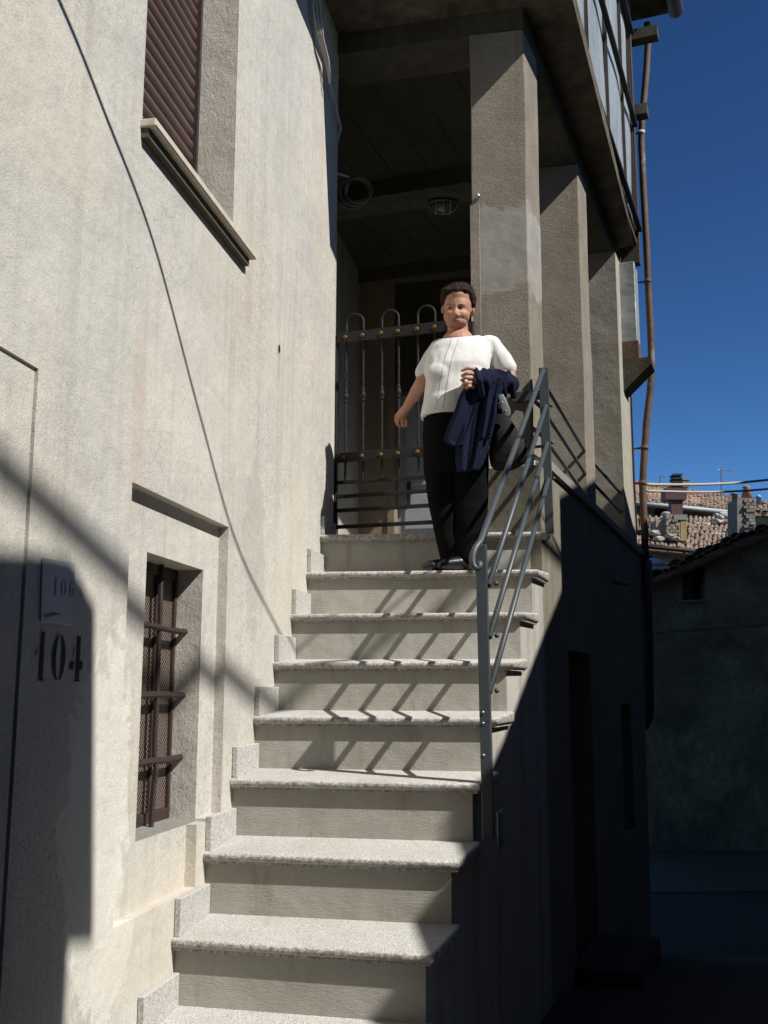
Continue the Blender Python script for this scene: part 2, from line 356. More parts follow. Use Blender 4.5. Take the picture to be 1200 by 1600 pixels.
def relief(bm, F, us, zs, depth, back):
    """a wall face at uneven depths: depth(u, z) gives each cell's n; steps between cells are closed"""
    nu, nz = len(us) - 1, len(zs) - 1
    D = [[depth((us[i] + us[i + 1]) / 2, (zs[j] + zs[j + 1]) / 2) for j in range(nz)] for i in range(nu)]
    cache = {}
    def v(u, n, z):
        k = (round(u, 4), round(n, 4), round(z, 4))
        if k not in cache: cache[k] = bm.verts.new(F.P(*k))
        return cache[k]
    def f(*p):
        q = [v(*a) for a in p]
        if len(set(q)) == 4:
            try: bm.faces.new(q)
            except ValueError: pass
    for i in range(nu):
        for j in range(nz):
            a, b, c, d = us[i], us[i + 1], zs[j], zs[j + 1]; n = D[i][j]
            if n is None: continue
            f((a, n, c), (b, n, c), (b, n, d), (a, n, d))
            for (ii, jj, e0, e1) in ((i + 1, j, (b, c), (b, d)), (i, j + 1, (a, d), (b, d))):
                m = D[ii][jj] if ii < nu and jj < nz else back
                if m is None: m = back
                if abs(m - n) > 1e-5: f((e0[0], n, e0[1]), (e1[0], n, e1[1]), (e1[0], m, e1[1]), (e0[0], m, e0[1]))
            for (ii, jj, e0, e1) in ((i - 1, j, (a, c), (a, d)), (i, j - 1, (a, c), (b, c))):
                if ii < 0 or jj < 0 or D[ii][jj] is None: f((e0[0], n, e0[1]), (e1[0], n, e1[1]), (e1[0], back, e1[1]), (e0[0], back, e0[1]))
def frange(a, b, n): return [a + (b - a) * i / n for i in range(n + 1)]

# ------------------------------------------------------------------ ground
def gz(y):
    pts = [(-30, .3), (-4, .04), (5.2, 0), (6.2, -.08), (8.4, -.54), (11.4, -.66), (15, -.72), (60, -.8), (300, -1)]
    for (a, za), (b, zb) in zip(pts, pts[1:]):
        if y <= b: return za + (zb - za) * (y - a) / (b - a)
    return pts[-1][1]
bm = new_bm(); ys = [-30, -4, 0, 3, 5.2, 6.2, 7, 7.7, 8.4, 9.5, 11.4, 15, 60, 300]; xs = [-300, -30, -8, 0, 8, 30, 300]
g = [[bm.verts.new((x, y, gz(y))) for x in xs] for y in ys]
for j in range(len(ys) - 1):
    for i in range(len(xs) - 1): bm.faces.new((g[j][i], g[j][i + 1], g[j + 1][i + 1], g[j + 1][i]))
go = obj('ground', bm, M['ground']); go['kind'] = 'structure'
bm = new_bm(); quad(bm, [V(-2, 11.4, gz(11.4) + .006), V(14, 12.2, gz(12.2) + .006), V(14, 14.98, gz(14.98) + .006), V(-2, 14.98, gz(14.98) + .006)])
ro = obj('road', bm, M['asphalt']); ro['kind'] = 'structure'  # paving change; its lighter colour also stands for thinner shade there

# ------------------------------------------------------------------ plastered house on the left
house = thing('plastered_house', FL.P(-1, 0, 0), 'cream plastered house with brown shuttered window beside the stone stairs', 'house')
REC = .038
us = sorted(set([-9, -6, -4, -2.8, -1.824, -1.815, -1.283, -1.238, -1.022, -.515, -.600, -.405, -.355, 0, .6, 1.385]))
zs = sorted(set([-.6, .45, .797, 1.000, 1.011, 1.885, 2.067, 2.229, 2.238, 3.213, 4.2, 5.2, 6.0, 8.5]))
def dep(u, z):
    if -1.283 < u < -.405 and 3.213 < z < 5.2: return -.20
    if -1.022 < u < -.515 and 1.000 < z < 1.885: return -.16
    if -1.238 < u < -.600 and .797 < z < 2.067: return -REC
    if -.6 < u < -.355 and 1.011 < z < 2.067: return -REC
    if u < -1.824 and z < 2.229: return -.005
    if u < -1.815 and z < 2.238: return -.016
    return 0
bm = new_bm(); relief(bm, FL, us, zs, dep, -.62)
quad(bm, [FL.P(1.385, 0, -.6), FL.P(1.385, -.62, -.6), FL.P(1.385, -.62, 8.5), FL.P(1.385, 0, 8.5)]) if False else None
bmesh.ops.subdivide_edges(bm, edges=[e for e in bm.edges if e.calc_length() > .35], cuts=1, use_grid_fill=True)
hw = obj('wall', bm, M['wall'], house)
bm = new_bm(); fbox(bm, FL, -8.5, .2, .005, 1.05, 7.25, 7.37); obj('roof_eave', bm, M['slab'], house)  # added out of view to cut skylight on the wall
# roller shutter, slat by slat
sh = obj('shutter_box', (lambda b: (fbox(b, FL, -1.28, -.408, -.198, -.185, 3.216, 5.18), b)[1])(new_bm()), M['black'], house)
z = 3.222; slat_me = None; k = 0
while z < 5.12:
    bm = new_bm(); n = 7
    prof = [(-.182 + .012 * math.sin(PI * i / n), z + .050 * i / n) for i in range(n + 1)]
    va = [bm.verts.new(FL.P(-1.276, a, b)) for a, b in prof]; vb = [bm.verts.new(FL.P(-.412, a, b)) for a, b in prof]
    for i in range(n): bm.faces.new((va[i], vb[i], vb[i + 1], va[i + 1]))
    obj('slat', bm, M['shutter'], sh, True)
    z += .0535
for a, b in ((-1.281, -1.262), (-.427, -.407)):
    bm = new_bm(); fbox(bm, FL, a, b, -.182, -.155, 3.216, 5.18); obj('guide_rail', bm, M['brown'], sh)
bm = new_bm(); fbox(bm, FL, -1.296, -.254, -.04, .052, 3.186, 3.214); bevel(bm, .004, 1)
sl = obj('window_sill', bm, M['marble'], house)
bm = new_bm(); fbox(bm, FL, -1.288, -.27, -.01, .026, 3.155, 3.1855); obj('sill_underside', bm, M['sillunder'], sl)  # dark strip painted for the shadowed underside of the sill
# barred lower window
U0, U1, Z0, Z1 = -1.020, -.517, 1.003, 1.883
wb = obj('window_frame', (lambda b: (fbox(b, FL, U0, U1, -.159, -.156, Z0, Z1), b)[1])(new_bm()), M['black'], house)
UM = FL.loc(hitf(FL, 238, 1150, -.135))[0]; UB = FL.loc(hitf(FL, 242.5, 1150, -.104))[0]
for a in ((U0, U0 + .016), (U1 - .015, U1), (UM - .008, UM + .006)):
    bm = new_bm(); fbox(bm, FL, a[0], a[1], -.155, -.132, Z0, Z1); bevel(bm, .003, 1); obj('stile', bm, M['brown'], wb)
for a in ((Z0, Z0 + .045), (Z1 - .035, Z1)):
    for (a0, a1) in ((U0 + .0165, UM - .0085), (UM + .0065, U1 - .0155)):
        bm = new_bm(); fbox(bm, FL, a0, a1, -.154, -.134, a[0], a[1]); bevel(bm, .003, 1); obj('frame_rail', bm, M['brown'], wb)
bm = new_bm()                         # diamond wire mesh
st = .0165
def wireq(bm, a, b, w=.0015):
    d = (b - a).normalized(); p = FL.n.cross(d) * w; quad(bm, [a - p, b - p, b + p, a + p])
for (u0, u1) in ((U0 + .0165, UM - .0085), (UM + .0065, U1 - .0155)):
    W_, H_ = u1 - u0, Z1 - Z0 - .08
    k = -H_
    while k < W_:
        t0 = max(0, -k); t1 = min(H_, W_ - k)
        if t1 > t0:
            wireq(bm, FL.P(u0 + k + t0, -.145, Z0 + .045 + t0), FL.P(u0 + k + t1, -.145, Z0 + .045 + t1))
            wireq(bm, FL.P(u1 - k - t0, -.1455, Z0 + .045 + t0), FL.P(u1 - k - t1, -.1455, Z0 + .045 + t1))
        k += st
wo_ = obj('wire_mesh', bm, M['wire'], wb); wo_['kind'] = 'stuff'
for q, sl_ in ((981, .06), (1086, .0), (1188, -.05)):
    zz = hitf(FL, 250, q, -.10).z
    bm = new_bm()
    pts = [FL.P(u, -.100 + .001 * math.sin(u * 23), zz + sl_ * (-.05) * (u - UM) + .0022 * math.sin(u * 14 + q)) for u in frange(U0 - .01, U1 + .01, 10)]
    tube(bm, pts, .0118, 6); obj('bar', bm, M['brown'], wb)
bm = new_bm(); pts = [FL.P(UB + .0015 * math.sin(z_ * 17), -.104 + .0015 * math.sin(z_ * 23) + .006 * math.exp(-((z_ - 1.19) / .03) ** 2), z_) for z_ in frange(1.01, 1.88, 40)]
tube(bm, pts, .0098, 6); obj('bar', bm, M['brown'], wb)
bm = new_bm(); vs = [(U0, -.158), (U1, -.158), (U1, -REC - .001), (U0, -REC - .001)]
add_hexa(bm, [FL.P(a, b, .9985) for a, b in vs], [FL.P(vs[0][0], vs[0][1], 1.012), FL.P(vs[1][0], vs[1][1], 1.012), FL.P(vs[2][0], vs[2][1], 1.003), FL.P(vs[3][0], vs[3][1], 1.003)])
obj('sill', bm, M['greysill'], wb)
# small hole in the wall
hc = hitf(FL, 436, 545); u, n, z = FL.loc(hc)
bm = new_bm(); 
for k in range(12):
    a, b = 2 * PI * k / 12, 2 * PI * (k + 1) / 12
    quad(bm, [FL.P(u + .014 * math.cos(a), .002, z + .02 * math.sin(a)), FL.P(u + .014 * math.cos(b), .002, z + .02 * math.sin(b)), FL.P(u, -.0, z), FL.P(u, 0.0015, z + .0001)])
obj('vent_hole', bm, M['black'], house)
# stencilled house number 104: painted strokes lying on the plaster
def stroke(bm, c0, px, F, n, sx, sz):
    vs = [bm.verts.new(F.P(c0[0] + x * sx, n, c0[1] + y * sz)) for x, y in px]; bm.faces.new(vs)
def digits(name, mat, par, c0, s, F, n, which='104', gap=1.0):
    x = 0
    for ch in which:
        bm = new_bm()
        def S(p): stroke(bm, (c0[0] + x * s[0], c0[1]), p, F, n, s[0], s[1])
        if ch == '1':
            S([(.28, .03), (.46, .03), (.46, 1), (.28, 1)]); S([(.16, 0), (.58, 0), (.5, .035), (.24, .035)]); S([(.03, .52), (.08, .5), (.17, .70), (.15, .74)])
            x += .85 * gap
        if ch in '06':
            N = 12
            for sgn in (-1, 1):
                a0 = -PI / 2 * .82
                for k in range(N):
                    if ch == '6' and sgn == 1 and 6 < k < 10: continue
                    t0 = a0 + 2 * abs(a0) * k / N; t1 = a0 + 2 * abs(a0) * (k + 1) / N
                    def pt(t, r): return (.38 + sgn * (.34 * math.cos(t)) * r, .5 + .5 * math.sin(t) * (1 if r == 1 else .985))
                    S([pt(t0, 1), pt(t1, 1), pt(t1, .45), pt(t0, .45)])
            if ch == '6': S([(.25, .48), (.6, .53), (.62, .47), (.28, .43)])
            x += .92 * gap
        if ch == '4':
            S([(.42, .03), (.6, .03), (.6, 1), (.42, 1)]); S([(.32, 0), (.68, 0), (.62, .035), (.38, .035)]); S([(.05, .25), (.28, .25), (.28, .45), (.08, .42)])
            S([(.60, .25), (.76, .26), (.76, .46), (.60, .45)]); S([(.17, .55), (.22, .55), (.31, .78), (.28, .8)])
            x += .8 * gap
        obj(name, bm, mat, par)
a = FL.loc(hitf(FL, 50, 1065)); b = FL.loc(hitf(FL, 122, 1068)); t_ = FL.loc(hitf(FL, 62, 998))
hgt = .118
digits('painted_digit', M['paint'], hw, (a[0] + .0, 1.475), (.1, hgt), FL, .0025)
# the wall left of -1.815 stands 12 mm proud; the digits lie on the flat panel to its right
pl = thing('number_plaque', FL.P(-1.66, 0, 1.62), 'small enamel plaque with faded number 106 above the stencilled 104', 'house number plaque')
bm = new_bm()
c4 = [FL.loc(hitf(FL, *q)) for q in ((61, 972), (111, 977), (115, 879), (64, 871))]
prism(bm, [FL.P(q[0], .002, q[2]) for q in c4], FL.n * .0035); bevel(bm, .001, 1); obj('plate', bm, M['plaque'], pl)
digits('faded_digit', M['faded'], pl, (c4[0][0] + .045, c4[0][2] + .072), (.042, .045), FL, .0062, '106', 1.15)
bm = new_bm(); q = FL.loc(hitf(FL, 64, 961)); quad(bm, [FL.P(q[0], .0062, q[2]), FL.P(q[0] + .012, .0062, q[2] - .006), FL.P(q[0] + .095, .0062, q[2] + .010), FL.P(q[0] + .05, .0062, q[2] + .012)])
obj('scratch', bm, M['faded'], pl)

# ------------------------------------------------------------------ staircase
stair = thing('stone_staircase', (LT(0) + RT(0)) / 2 * 1.0, 'outdoor stairs with thick granite treads climbing along the plastered wall', 'staircase')
def tdir(i): d = RT(i) - LT(i); d.z = 0; return d.normalized()
def off(i, back, side=0):            # line of step i moved back from its nosing; both ends
    d = tdir(i); b = V(-d.y, d.x, 0)
    l, r = LT(i) + b * back, RT(i) + b * back
    return l, r - d * side
OV = .037; TH = .029; TT = .037; TILT = .020      # overhang, slab, slab + lip, forward fall of each tread
body = new_bm()
for i in range(0, 10):
    z1 = LT(i).z - TT - .0005
    l0, r0 = off(i, OV, .03)
    if i < 9: l1, r1 = off(i + 1, OV, .03)
    else: l1, r1 = FL.P(1.6, 0, 0), FK.P(.05, .045, 0)
    zb = -.6
    q = [V(l0.x, l0.y, 0) - FL.n * .03, V(r0.x, r0.y, 0), V(r1.x, r1.y, 0), V(l1.x, l1.y, 0) - FL.n * .03]
    add_hexa(body, [p + V(0, 0, zb) for p in q], [p + V(0, 0, z1) for p in q])
obj('side_wall', body, M['side'], stair)
for i in range(0, 10):
    z1 = LT(i).z - TT - .001; z0 = LT(i - 1).z + TILT - .006
    l0, r0 = off(i, OV - .006, .031); l1, r1 = off(i, OV + .004, .031)
    bm = new_bm(); ex = (FL.n * -.037) if i == 3 else V(0, 0, 0)
    q = [V(l0.x, l0.y, 0) + ex, V(r0.x, r0.y, 0), V(r1.x, r1.y, 0), V(l1.x, l1.y, 0) + ex]
    add_hexa(bm, [p + V(0, 0, z0) for p in q], [p + V(0, 0, z1) for p in q]); obj('riser', bm, M['riser'], stair)
for i in range(0, 10):
    z = LT(i).z; l0, r0 = off(i, 0)
    if i < 9: l1, r1 = off(i + 1, OV + .002)
    else: l1, r1 = FL.P(1.5, 0, 0), FK.P(-.02, .085, 0)
    if i < 9: r1 = r1 + FS.n * .0
    ex = (FL.n * -.036) if i == 3 else FL.n * .001
    q = [V(l0.x, l0.y, 0) + ex, V(r0.x, r0.y, 0), V(r1.x, r1.y, 0), V(l1.x, l1.y, 0) + ex]
    tl = [0, 0, TILT, TILT] if i < 9 else [0, 0, .004, .004]
    bm = new_bm(); add_hexa(bm, [p + V(0, 0, z - TH) for p in q], [p + V(0, 0, z + e) for p, e in zip(q, tl)])
    bmesh.ops.recalc_face_normals(bm, faces=bm.faces)
    ed = [e for e in bm.edges if abs(e.verts[0].co.z - e.verts[1].co.z) < TILT + .001 and (e.verts[0].co - e.verts[1].co).xy.length > .05 and (all(min((v.co.xy - q[0].xy).length, (v.co.xy - q[1].xy).length) < .01 for v in e.verts) or all(min((v.co.xy - q[2].xy).length, (v.co.xy - q[1].xy).length) < .01 for v in e.verts))]
    bmesh.ops.bevel(bm, geom=ed, offset=.0138, segments=4, affect='EDGES', profile=.5)
    # chipped, slightly uneven edge
    for v in bm.verts:
        v.co += V(noise.noise(v.co * 9), noise.noise(v.co * 9 + V(5, 0, 0)), 0) * .002
    tr = obj('tread', bm, M['granite'], stair); smooth_angle(tr, 50)
    d = tdir(i); b = V(-d.y, d.x, 0)
    bm = new_bm(); s_ = .011
    q2 = [q[0] + b * s_ , q[1] + b * s_ - d * s_, q[2] - d * s_, q[3]]
    add_hexa(bm, [p + V(0, 0, z - TT) for p in q2], [p + V(0, 0, z - TH - .0002) for p in q2]); obj('tread_lip', bm, M['granite'], tr)
for i in range(0, 9):                # upright skirting stones on the wall side
    ul0, ul1 = FL.loc(LT(i))[0] + .02, FL.loc(LT(i + 1))[0] + OV - .008
    z = LT(i).z
    bm = new_bm(); fbox(bm, FL, ul0, ul1, .0015 if i != 3 else .001, .022, z + .001, z + .118); bevel(bm, .002, 1); obj('skirting_stone', bm, M['granite_clean'], stair)
bm = new_bm(); fbox(bm, FL, FL.loc(LT(9))[0] + .02, 1.36, .0015, .02, LT(9).z + .001, LT(9).z + .1); bevel(bm, .002, 1); obj('skirting_stone', bm, M['granite_clean'], stair)
# ------------------------------------------------------------------ loggia house
ZL = LT(9).z
log = thing('loggia_house', FK.P(1.5, 0, -.3), 'dark house with an open columned loggia and zinc clad upper storey', 'house')
bm = new_bm()
us = [-.115, .3, .50, 1.18, 2.36, 2.86, 3.35]; zs = [-1.6, -.3, .45, 1.364, 1.68, 2.60]
def depk(u, z):
    if .50 < u < 1.18 and z < 1.68: return -.16
    if 2.36 < u < 2.86 and .45 < z < 1.364: return -.10
    return .06
relief(bm, FK, us, zs, depk, -.25)
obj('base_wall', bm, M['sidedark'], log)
bm = new_bm()                        # wall end leans a little, as the old corner does
pr = [(3.35, -1.6), (3.45, -1.6), (3.78, 1.9), (3.93, 2.66), (3.93, 5.165), (3.29, 5.165), (3.29, 2.60), (3.35, 2.60)]
prism(bm, [FK.P(u, .058, z) for u, z in pr[:4] + [(3.35, 2.66)]], FK.n * -.6)
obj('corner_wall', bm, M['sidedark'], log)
bm = new_bm(); fbox(bm, FK, 3.24, 3.94, -.6, .02, 2.662, 5.163); obj('end_pier', bm, M['pier'], log)
bm = new_bm(); fbox(bm, FK, .06, 3.9, -.24, .085, 2.6005, 2.66); bevel(bm, .006, 1); obj('coping', bm, M['greysill'], log)
bm = new_bm(); fbox(bm, FK, .52, 1.16, -.158, -.13, -.4, 1.66); dr = obj('cellar_door', bm, M['brown'], log)
bm = new_bm(); fbox(bm, FK, 2.38, 2.84, -.098, -.08, .47, 1.35); obj('cellar_shutter', bm, M['brown'], log)
bm = new_bm(); fbox(bm, FK, .42, 1.26, .0601, .40, -.5, .04); obj('door_step', bm, M['ground'], log)
colz = FK.P(0, 0, ZL)
CD = V(math.sin(math.radians(101)), math.cos(math.radians(101)), 0)      # the columns' front faces run parallel to the treads
def cpr(bm, u, n0, n1, d0, d1, z0, z1, cuts=0):
    a = FK.P(u, 0, 0)
    q = [a + CD * n0 + FK.u * d0, a + CD * n1 + FK.u * d0, a + CD * n1 + FK.u * d1, a + CD * n0 + FK.u * d1]
    add_hexa(bm, [p + V(0, 0, z0) for p in q], [p + V(0, 0, z1) for p in q])
    if cuts: bmesh.ops.subdivide_edges(bm, edges=[e for e in bm.edges if e.calc_length() > 1], cuts=cuts)
for k, u in enumerate((0, 1.64)):
    z0 = ZL if k == 0 else 2.662
    bm = new_bm(); cpr(bm, u, -.305, 0, 0, .33, z0, 5.163, 24)
    bevel(bm, .006, 1)
    for v in bm.verts: v.co += FK.n * .006 * noise.noise(v.co * 3) + FK.u * .006 * noise.noise(v.co * 3 + V(9, 9, 9))
    ob = obj('column', bm, M['column'] if k == 0 else M['column2'], log)
    # origin of the column at its own foot so that the cement repair sits on it
    ob.data.transform(Matrix.Translation(-(FK.P(u, 0, ZL) - base_of(log)))); ob.location = FK.P(u, 0, ZL) - base_of(log)
bm = new_bm(); cpr(bm, 0, -.31, .05, -.014, .1, ZL + .001, ZL + .115); bevel(bm, .003, 1); obj('column_skirting', bm, M['granite_clean'], log)
bm = new_bm(); fbox(bm, FK, .012, .34, .003, .05, ZL + .02, 2.599); obj('parapet_end', bm, M['white'], log)
bm = new_bm(); a = FK.P(-.005, -.325, 0); cpr(bm, 0, -.312, -.262, -.012, .05, ZL + .116, 4.12); obj('door_post_strip', bm, M['column'], log)
bm = new_bm(); h = FK.P(0, 0, 4.16) + CD * -.268 - FK.u * .016; ball(bm, h, .016, 2); tube(bm, [h, h + FK.u * .03], .008, 8); obj('hook', bm, M['steel'], log, True)
# beams
ZB = 5.165
def lk(uL, nL, z): return FL.P(uL, nL, z)
GD = V(math.sin(math.radians(109)), math.cos(math.radians(109)), 0)   # across the landing
GN = V(-GD.y, GD.x, 0)
GP = FL.P(1.392, 0, 0)
bm = new_bm(); A = FK.P(0, 0, 0); B = FL.P(1.36, -.02, 0)
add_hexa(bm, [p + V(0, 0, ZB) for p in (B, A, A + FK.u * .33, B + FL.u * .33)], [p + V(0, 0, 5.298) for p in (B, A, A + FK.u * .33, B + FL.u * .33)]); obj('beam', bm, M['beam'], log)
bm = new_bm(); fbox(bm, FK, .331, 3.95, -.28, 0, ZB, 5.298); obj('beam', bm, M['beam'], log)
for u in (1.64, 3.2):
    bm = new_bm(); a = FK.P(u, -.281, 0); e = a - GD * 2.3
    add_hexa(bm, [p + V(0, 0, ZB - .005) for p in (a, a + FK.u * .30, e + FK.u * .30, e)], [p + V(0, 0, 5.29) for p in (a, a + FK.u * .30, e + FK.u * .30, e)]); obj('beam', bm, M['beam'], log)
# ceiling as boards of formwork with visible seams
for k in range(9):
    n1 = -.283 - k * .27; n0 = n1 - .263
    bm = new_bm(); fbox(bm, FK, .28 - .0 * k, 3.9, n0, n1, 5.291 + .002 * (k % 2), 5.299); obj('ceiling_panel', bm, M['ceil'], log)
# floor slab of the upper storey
poly = [FL.P(.05, -.3, 0), FL.P(.05, .40, 0), FL.P(.83, .40, 0), FL.P(.886 - .148 * .40, .401, 0), FL.P(.886 - .148 * 1.285, 1.285, 0), FK.P(3.60, .15, 0), FK.P(3.95, -.3, 0), FK.P(4.0, -3.2, 0), FL.P(1.6, -1.2, 0)]  # stepped strip along the wall added out of view for its shadow
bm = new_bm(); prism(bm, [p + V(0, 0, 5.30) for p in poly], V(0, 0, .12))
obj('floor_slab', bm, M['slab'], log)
uF = FK.loc(poly[4])[0]
bm = new_bm(); fbox(bm, FK, uF, 3.60, .151, .175, 5.315, 5.345); obj('slab_rim', bm, M['rust'], log)
# upper storey body + zinc sheets
bm = new_bm(); poly2 = [FL.P(.9, -.2, 0), FL.P(.78, 1.2, 0), FK.P(3.5, .05, 0), FK.P(3.9, -3.0, 0), FL.P(1.6, -1.2, 0)]
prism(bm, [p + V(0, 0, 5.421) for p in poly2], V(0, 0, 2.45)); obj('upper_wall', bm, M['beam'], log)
u = uF; sw = .88; k = 0
while u < 3.45:
    u1 = min(u + sw, 3.5)
    bm = new_bm(); cols = frange(u + .008, u1 - .008, 6); rows = frange(5.44, 7.35, 10)
    gr = [[bm.verts.new(FK.P(a, .155 + .012 * math.sin(PI * i / 6) + .014 * noise.noise(V(a * 2, b * 1.5, k)), b)) for i, a in enumerate(cols)] for b in rows]
    for j in range(10):
        for i in range(6): bm.faces.new((gr[j][i], gr[j][i + 1], gr[j + 1][i + 1], gr[j + 1][i]))
    r_ = bmesh.ops.extrude_face_region(bm, geom=list(bm.faces)); bmesh.ops.translate(bm, verts=[v for v in r_['geom'] if isinstance(v, bmesh.types.BMVert)], vec=-FK.n * .004)
    obj('zinc_sheet', bm, M['sheet'], log, True)
    bm = new_bm(); fbox(bm, FK, u1 - .007, u1 + .007, .155, .18, 5.44, 7.35); obj('seam_strip', bm, M['darkrust'], log)
    u = u1; k += 1
for z in (5.425, 6.42, 7.34):
    bm = new_bm(); fbox(bm, FK, uF, 3.52, .186, .225, z, z + .03); obj('angle_rail', bm, M['cable'], log)
bm = new_bm(); fbox(bm, FK, 3.52, 3.62, .03, .19, 5.15, 7.8); obj('corner_post', bm, M['darkrust'], log)
bm = new_bm(); fbox(bm, FK, 3.46, 3.66, .0, .15, 4.26, 5.14); bevel(bm, .006, 1); obj('duct_box', bm, M['sheet'], log)
bm = new_bm(); fbox(bm, FK, 3.455, 3.665, .0, .155, 4.26, 4.42); obj('rusty_duct_foot', bm, M['rust'], log)
bm = new_bm(); prism(bm, [FK.P(3.45, n, z) for n, z in ((.021, 3.98), (.021, 4.2595), (.26, 4.2595), (.26, 4.2))], FK.u * .25); obj('corbel', bm, M['beam'], log)
bm = new_bm(); prism(bm, [FK.P(u, n, 7.86) for u, n in ((-.6, .5), (4.1, .5), (4.1, -3), (-.6, -3))], V(0, 0, .12)); obj('roof_eave', bm, M['slab'], log)
bm = new_bm()
tube(bm, [FK.P(u, .56, 7.86) for u in frange(-.6, 4.1, 12)], .07, 10); ev = obj('gutter', bm, M['flue'], log, True)
for (u, z) in ((3.62, 7.35), (3.62, 6.60)):
    bm = new_bm(); fbox(bm, FK, u, u + .12, .0, .42 if z > 7 else .3, z, z + .10); obj('bracket', bm, M['beam'], log)
# interior: left wall, end wall with door
bm = new_bm(); fbox(bm, FL, 1.39, 5.2, -.9, -.6, 1.5, 5.29); obj('inner_wall', bm, M['inner2'], log)
e0 = FK.P(3.45, -.28, 0)
def ep(s, d, z): return e0 - GD * s + GN * d + V(0, 0, z)          # end wall: s to the left, d back
TD = V(math.sin(math.radians(104)), math.cos(math.radians(104)), 0); GD2 = TD; GN2 = V(-TD.y, TD.x, 0)
def ep(s, d, z): return e0 - GD2 * s + GN2 * d + V(0, 0, z)
def ebox(bm, s0, s1, d0, d1, z0, z1):
    q = [(s0, d0), (s1, d0), (s1, d1), (s0, d1)]
    add_hexa(bm, [ep(a, b, z0) for a, b in q], [ep(a, b, z1) for a, b in q])
bm = new_bm(); ebox(bm, 1.72, 2.7, 0, .2, 1.5, 5.29); obj('end_wall', bm, M['inner'], log)
bm = new_bm(); ebox(bm, .0, .80, 0, .2, 1.5, 5.29); obj('end_wall', bm, M['inner'], log)
bm = new_bm(); ebox(bm, .80, 1.72, .02, .2, 4.12, 5.29); obj('transom_panel', bm, M['ceil'], log)  # dark-coloured panel stands for the gloom of the transom recess
dr = obj('door', (lambda b: (ebox(b, .80, 1.72, .14, .18, ZL, 4.12), b)[1])(new_bm()), M['door'], log)
for (a, b) in ((.86, 1.21), (1.31, 1.66)):
    for (c, d) in ((ZL + .12, ZL + .55), (ZL + .63, ZL + .95), (ZL + 1.03, ZL + 1.78)):
        bm = new_bm(); ebox(bm, a, b, .125, .139, c, d); bevel(bm, .006, 1); obj('door_panel', bm, M['door'], dr)
bm = new_bm(); ebox(bm, 1.215, 1.305, .122, .139, ZL + .03, 4.1); obj('meeting_stile', bm, M['door'], dr)
bm = new_bm(); ebox(bm, 1.60, 1.63, .09, .12, ZL + .85, ZL + 1.05); obj('door_handle', bm, M['cable'], dr)
for a, b in ((.74, .80), (1.72, 1.78)):
    bm = new_bm(); ebox(bm, a, b, -.02, .0, ZL, 4.16); obj('door_surround', bm, M['inner'], log)
bm = new_bm(); q = [FL.P(1.5, -.6, 0), FK.P(-.0, 0, 0), FK.P(3.5, 0, 0), FL.P(5.2, -.6, 0)]
prism(bm, [p + V(0, 0, ZL - .06) for p in q], V(0, 0, .058)); obj('landing_floor', bm, M['granite'], log)

# ------------------------------------------------------------------ lamp, cables under the ceiling
lp = FK.P(1.75, -.96, ZB - .006)
d0 = ray(692, 325); t = (ZB - .06 - CZ) / d0.z; lpc = V(0, 0, CZ) + d0 * t
lamp = thing('bulkhead_lamp', V(lpc.x, lpc.y, ZB - .02), 'unlit caged bulkhead lamp under the loggia beam', 'lamp')
bm = new_bm(); c = V(lpc.x, lpc.y, ZB - .02); ball(bm, c, .12, 3, (1, .6, .18)); obj('backplate', bm, M['rail'], lamp, True)
bm = new_bm(); ball(bm, c - V(0, 0, .02), .10, 3, (1, .58, .6)); obj('lamp_glass', bm, M['glass'], lamp, True)
for k in range(3):
    bm = new_bm(); x0 = (k - 1) * .055
    tube(bm, [c + V(x0, .068 * math.cos(a), -.02 - .066 * math.sin(a)) for a in frange(0, PI, 10)], .004, 6); obj('cage_wire', bm, M['zincg'], lamp)
bm = new_bm(); tube(bm, [c + V(.108 * math.cos(a), 0, -.022 - .068 * math.sin(a)) for a in frange(0, PI, 12)], .004, 6); obj('cage_wire', bm, M['zincg'], lamp)
bm = new_bm()
cc = at(560, 297, 6.1)
for k in range(3):
    tube(bm, [cc + V((.085 + .012 * k) * math.cos(a) - .02 * k, .02 * k, (.085 + .010 * k) * math.sin(a)) for a in frange(0, 2 * PI, 22)], .008, 6)
tag(obj('cable_coil', bm, M['cabled'], loc=cc, smooth=True), 'coil of pale cable hanging high inside the loggia', 'cable coil')
bm = new_bm()
for k in range(3):
    pts = [hitf(FL, x, y, .03 + .01 * k) for x, y in ((488 + 4 * k, -40), (490 + 5 * k, 20), (498 + 3 * k, 60), (508 + 2 * k, 92), (516, 130))]
    tube(bm, pts, .009, 6)
pts = [hitf(FL, 516, 130, .03), FL.P(1.37, .02, 4.7), FL.P(1.40, -.05, 4.45), cc + V(-.06, 0, .09), cc + V(-.08, .03, 0)]
tube(bm, pts, .009, 6)
tag(obj('wall_cable', bm, M['cablel'], loc=FL.P(1.1, .03, 4.9), smooth=True), 'bunch of loose cables running along the top of the plastered wall', 'cable')

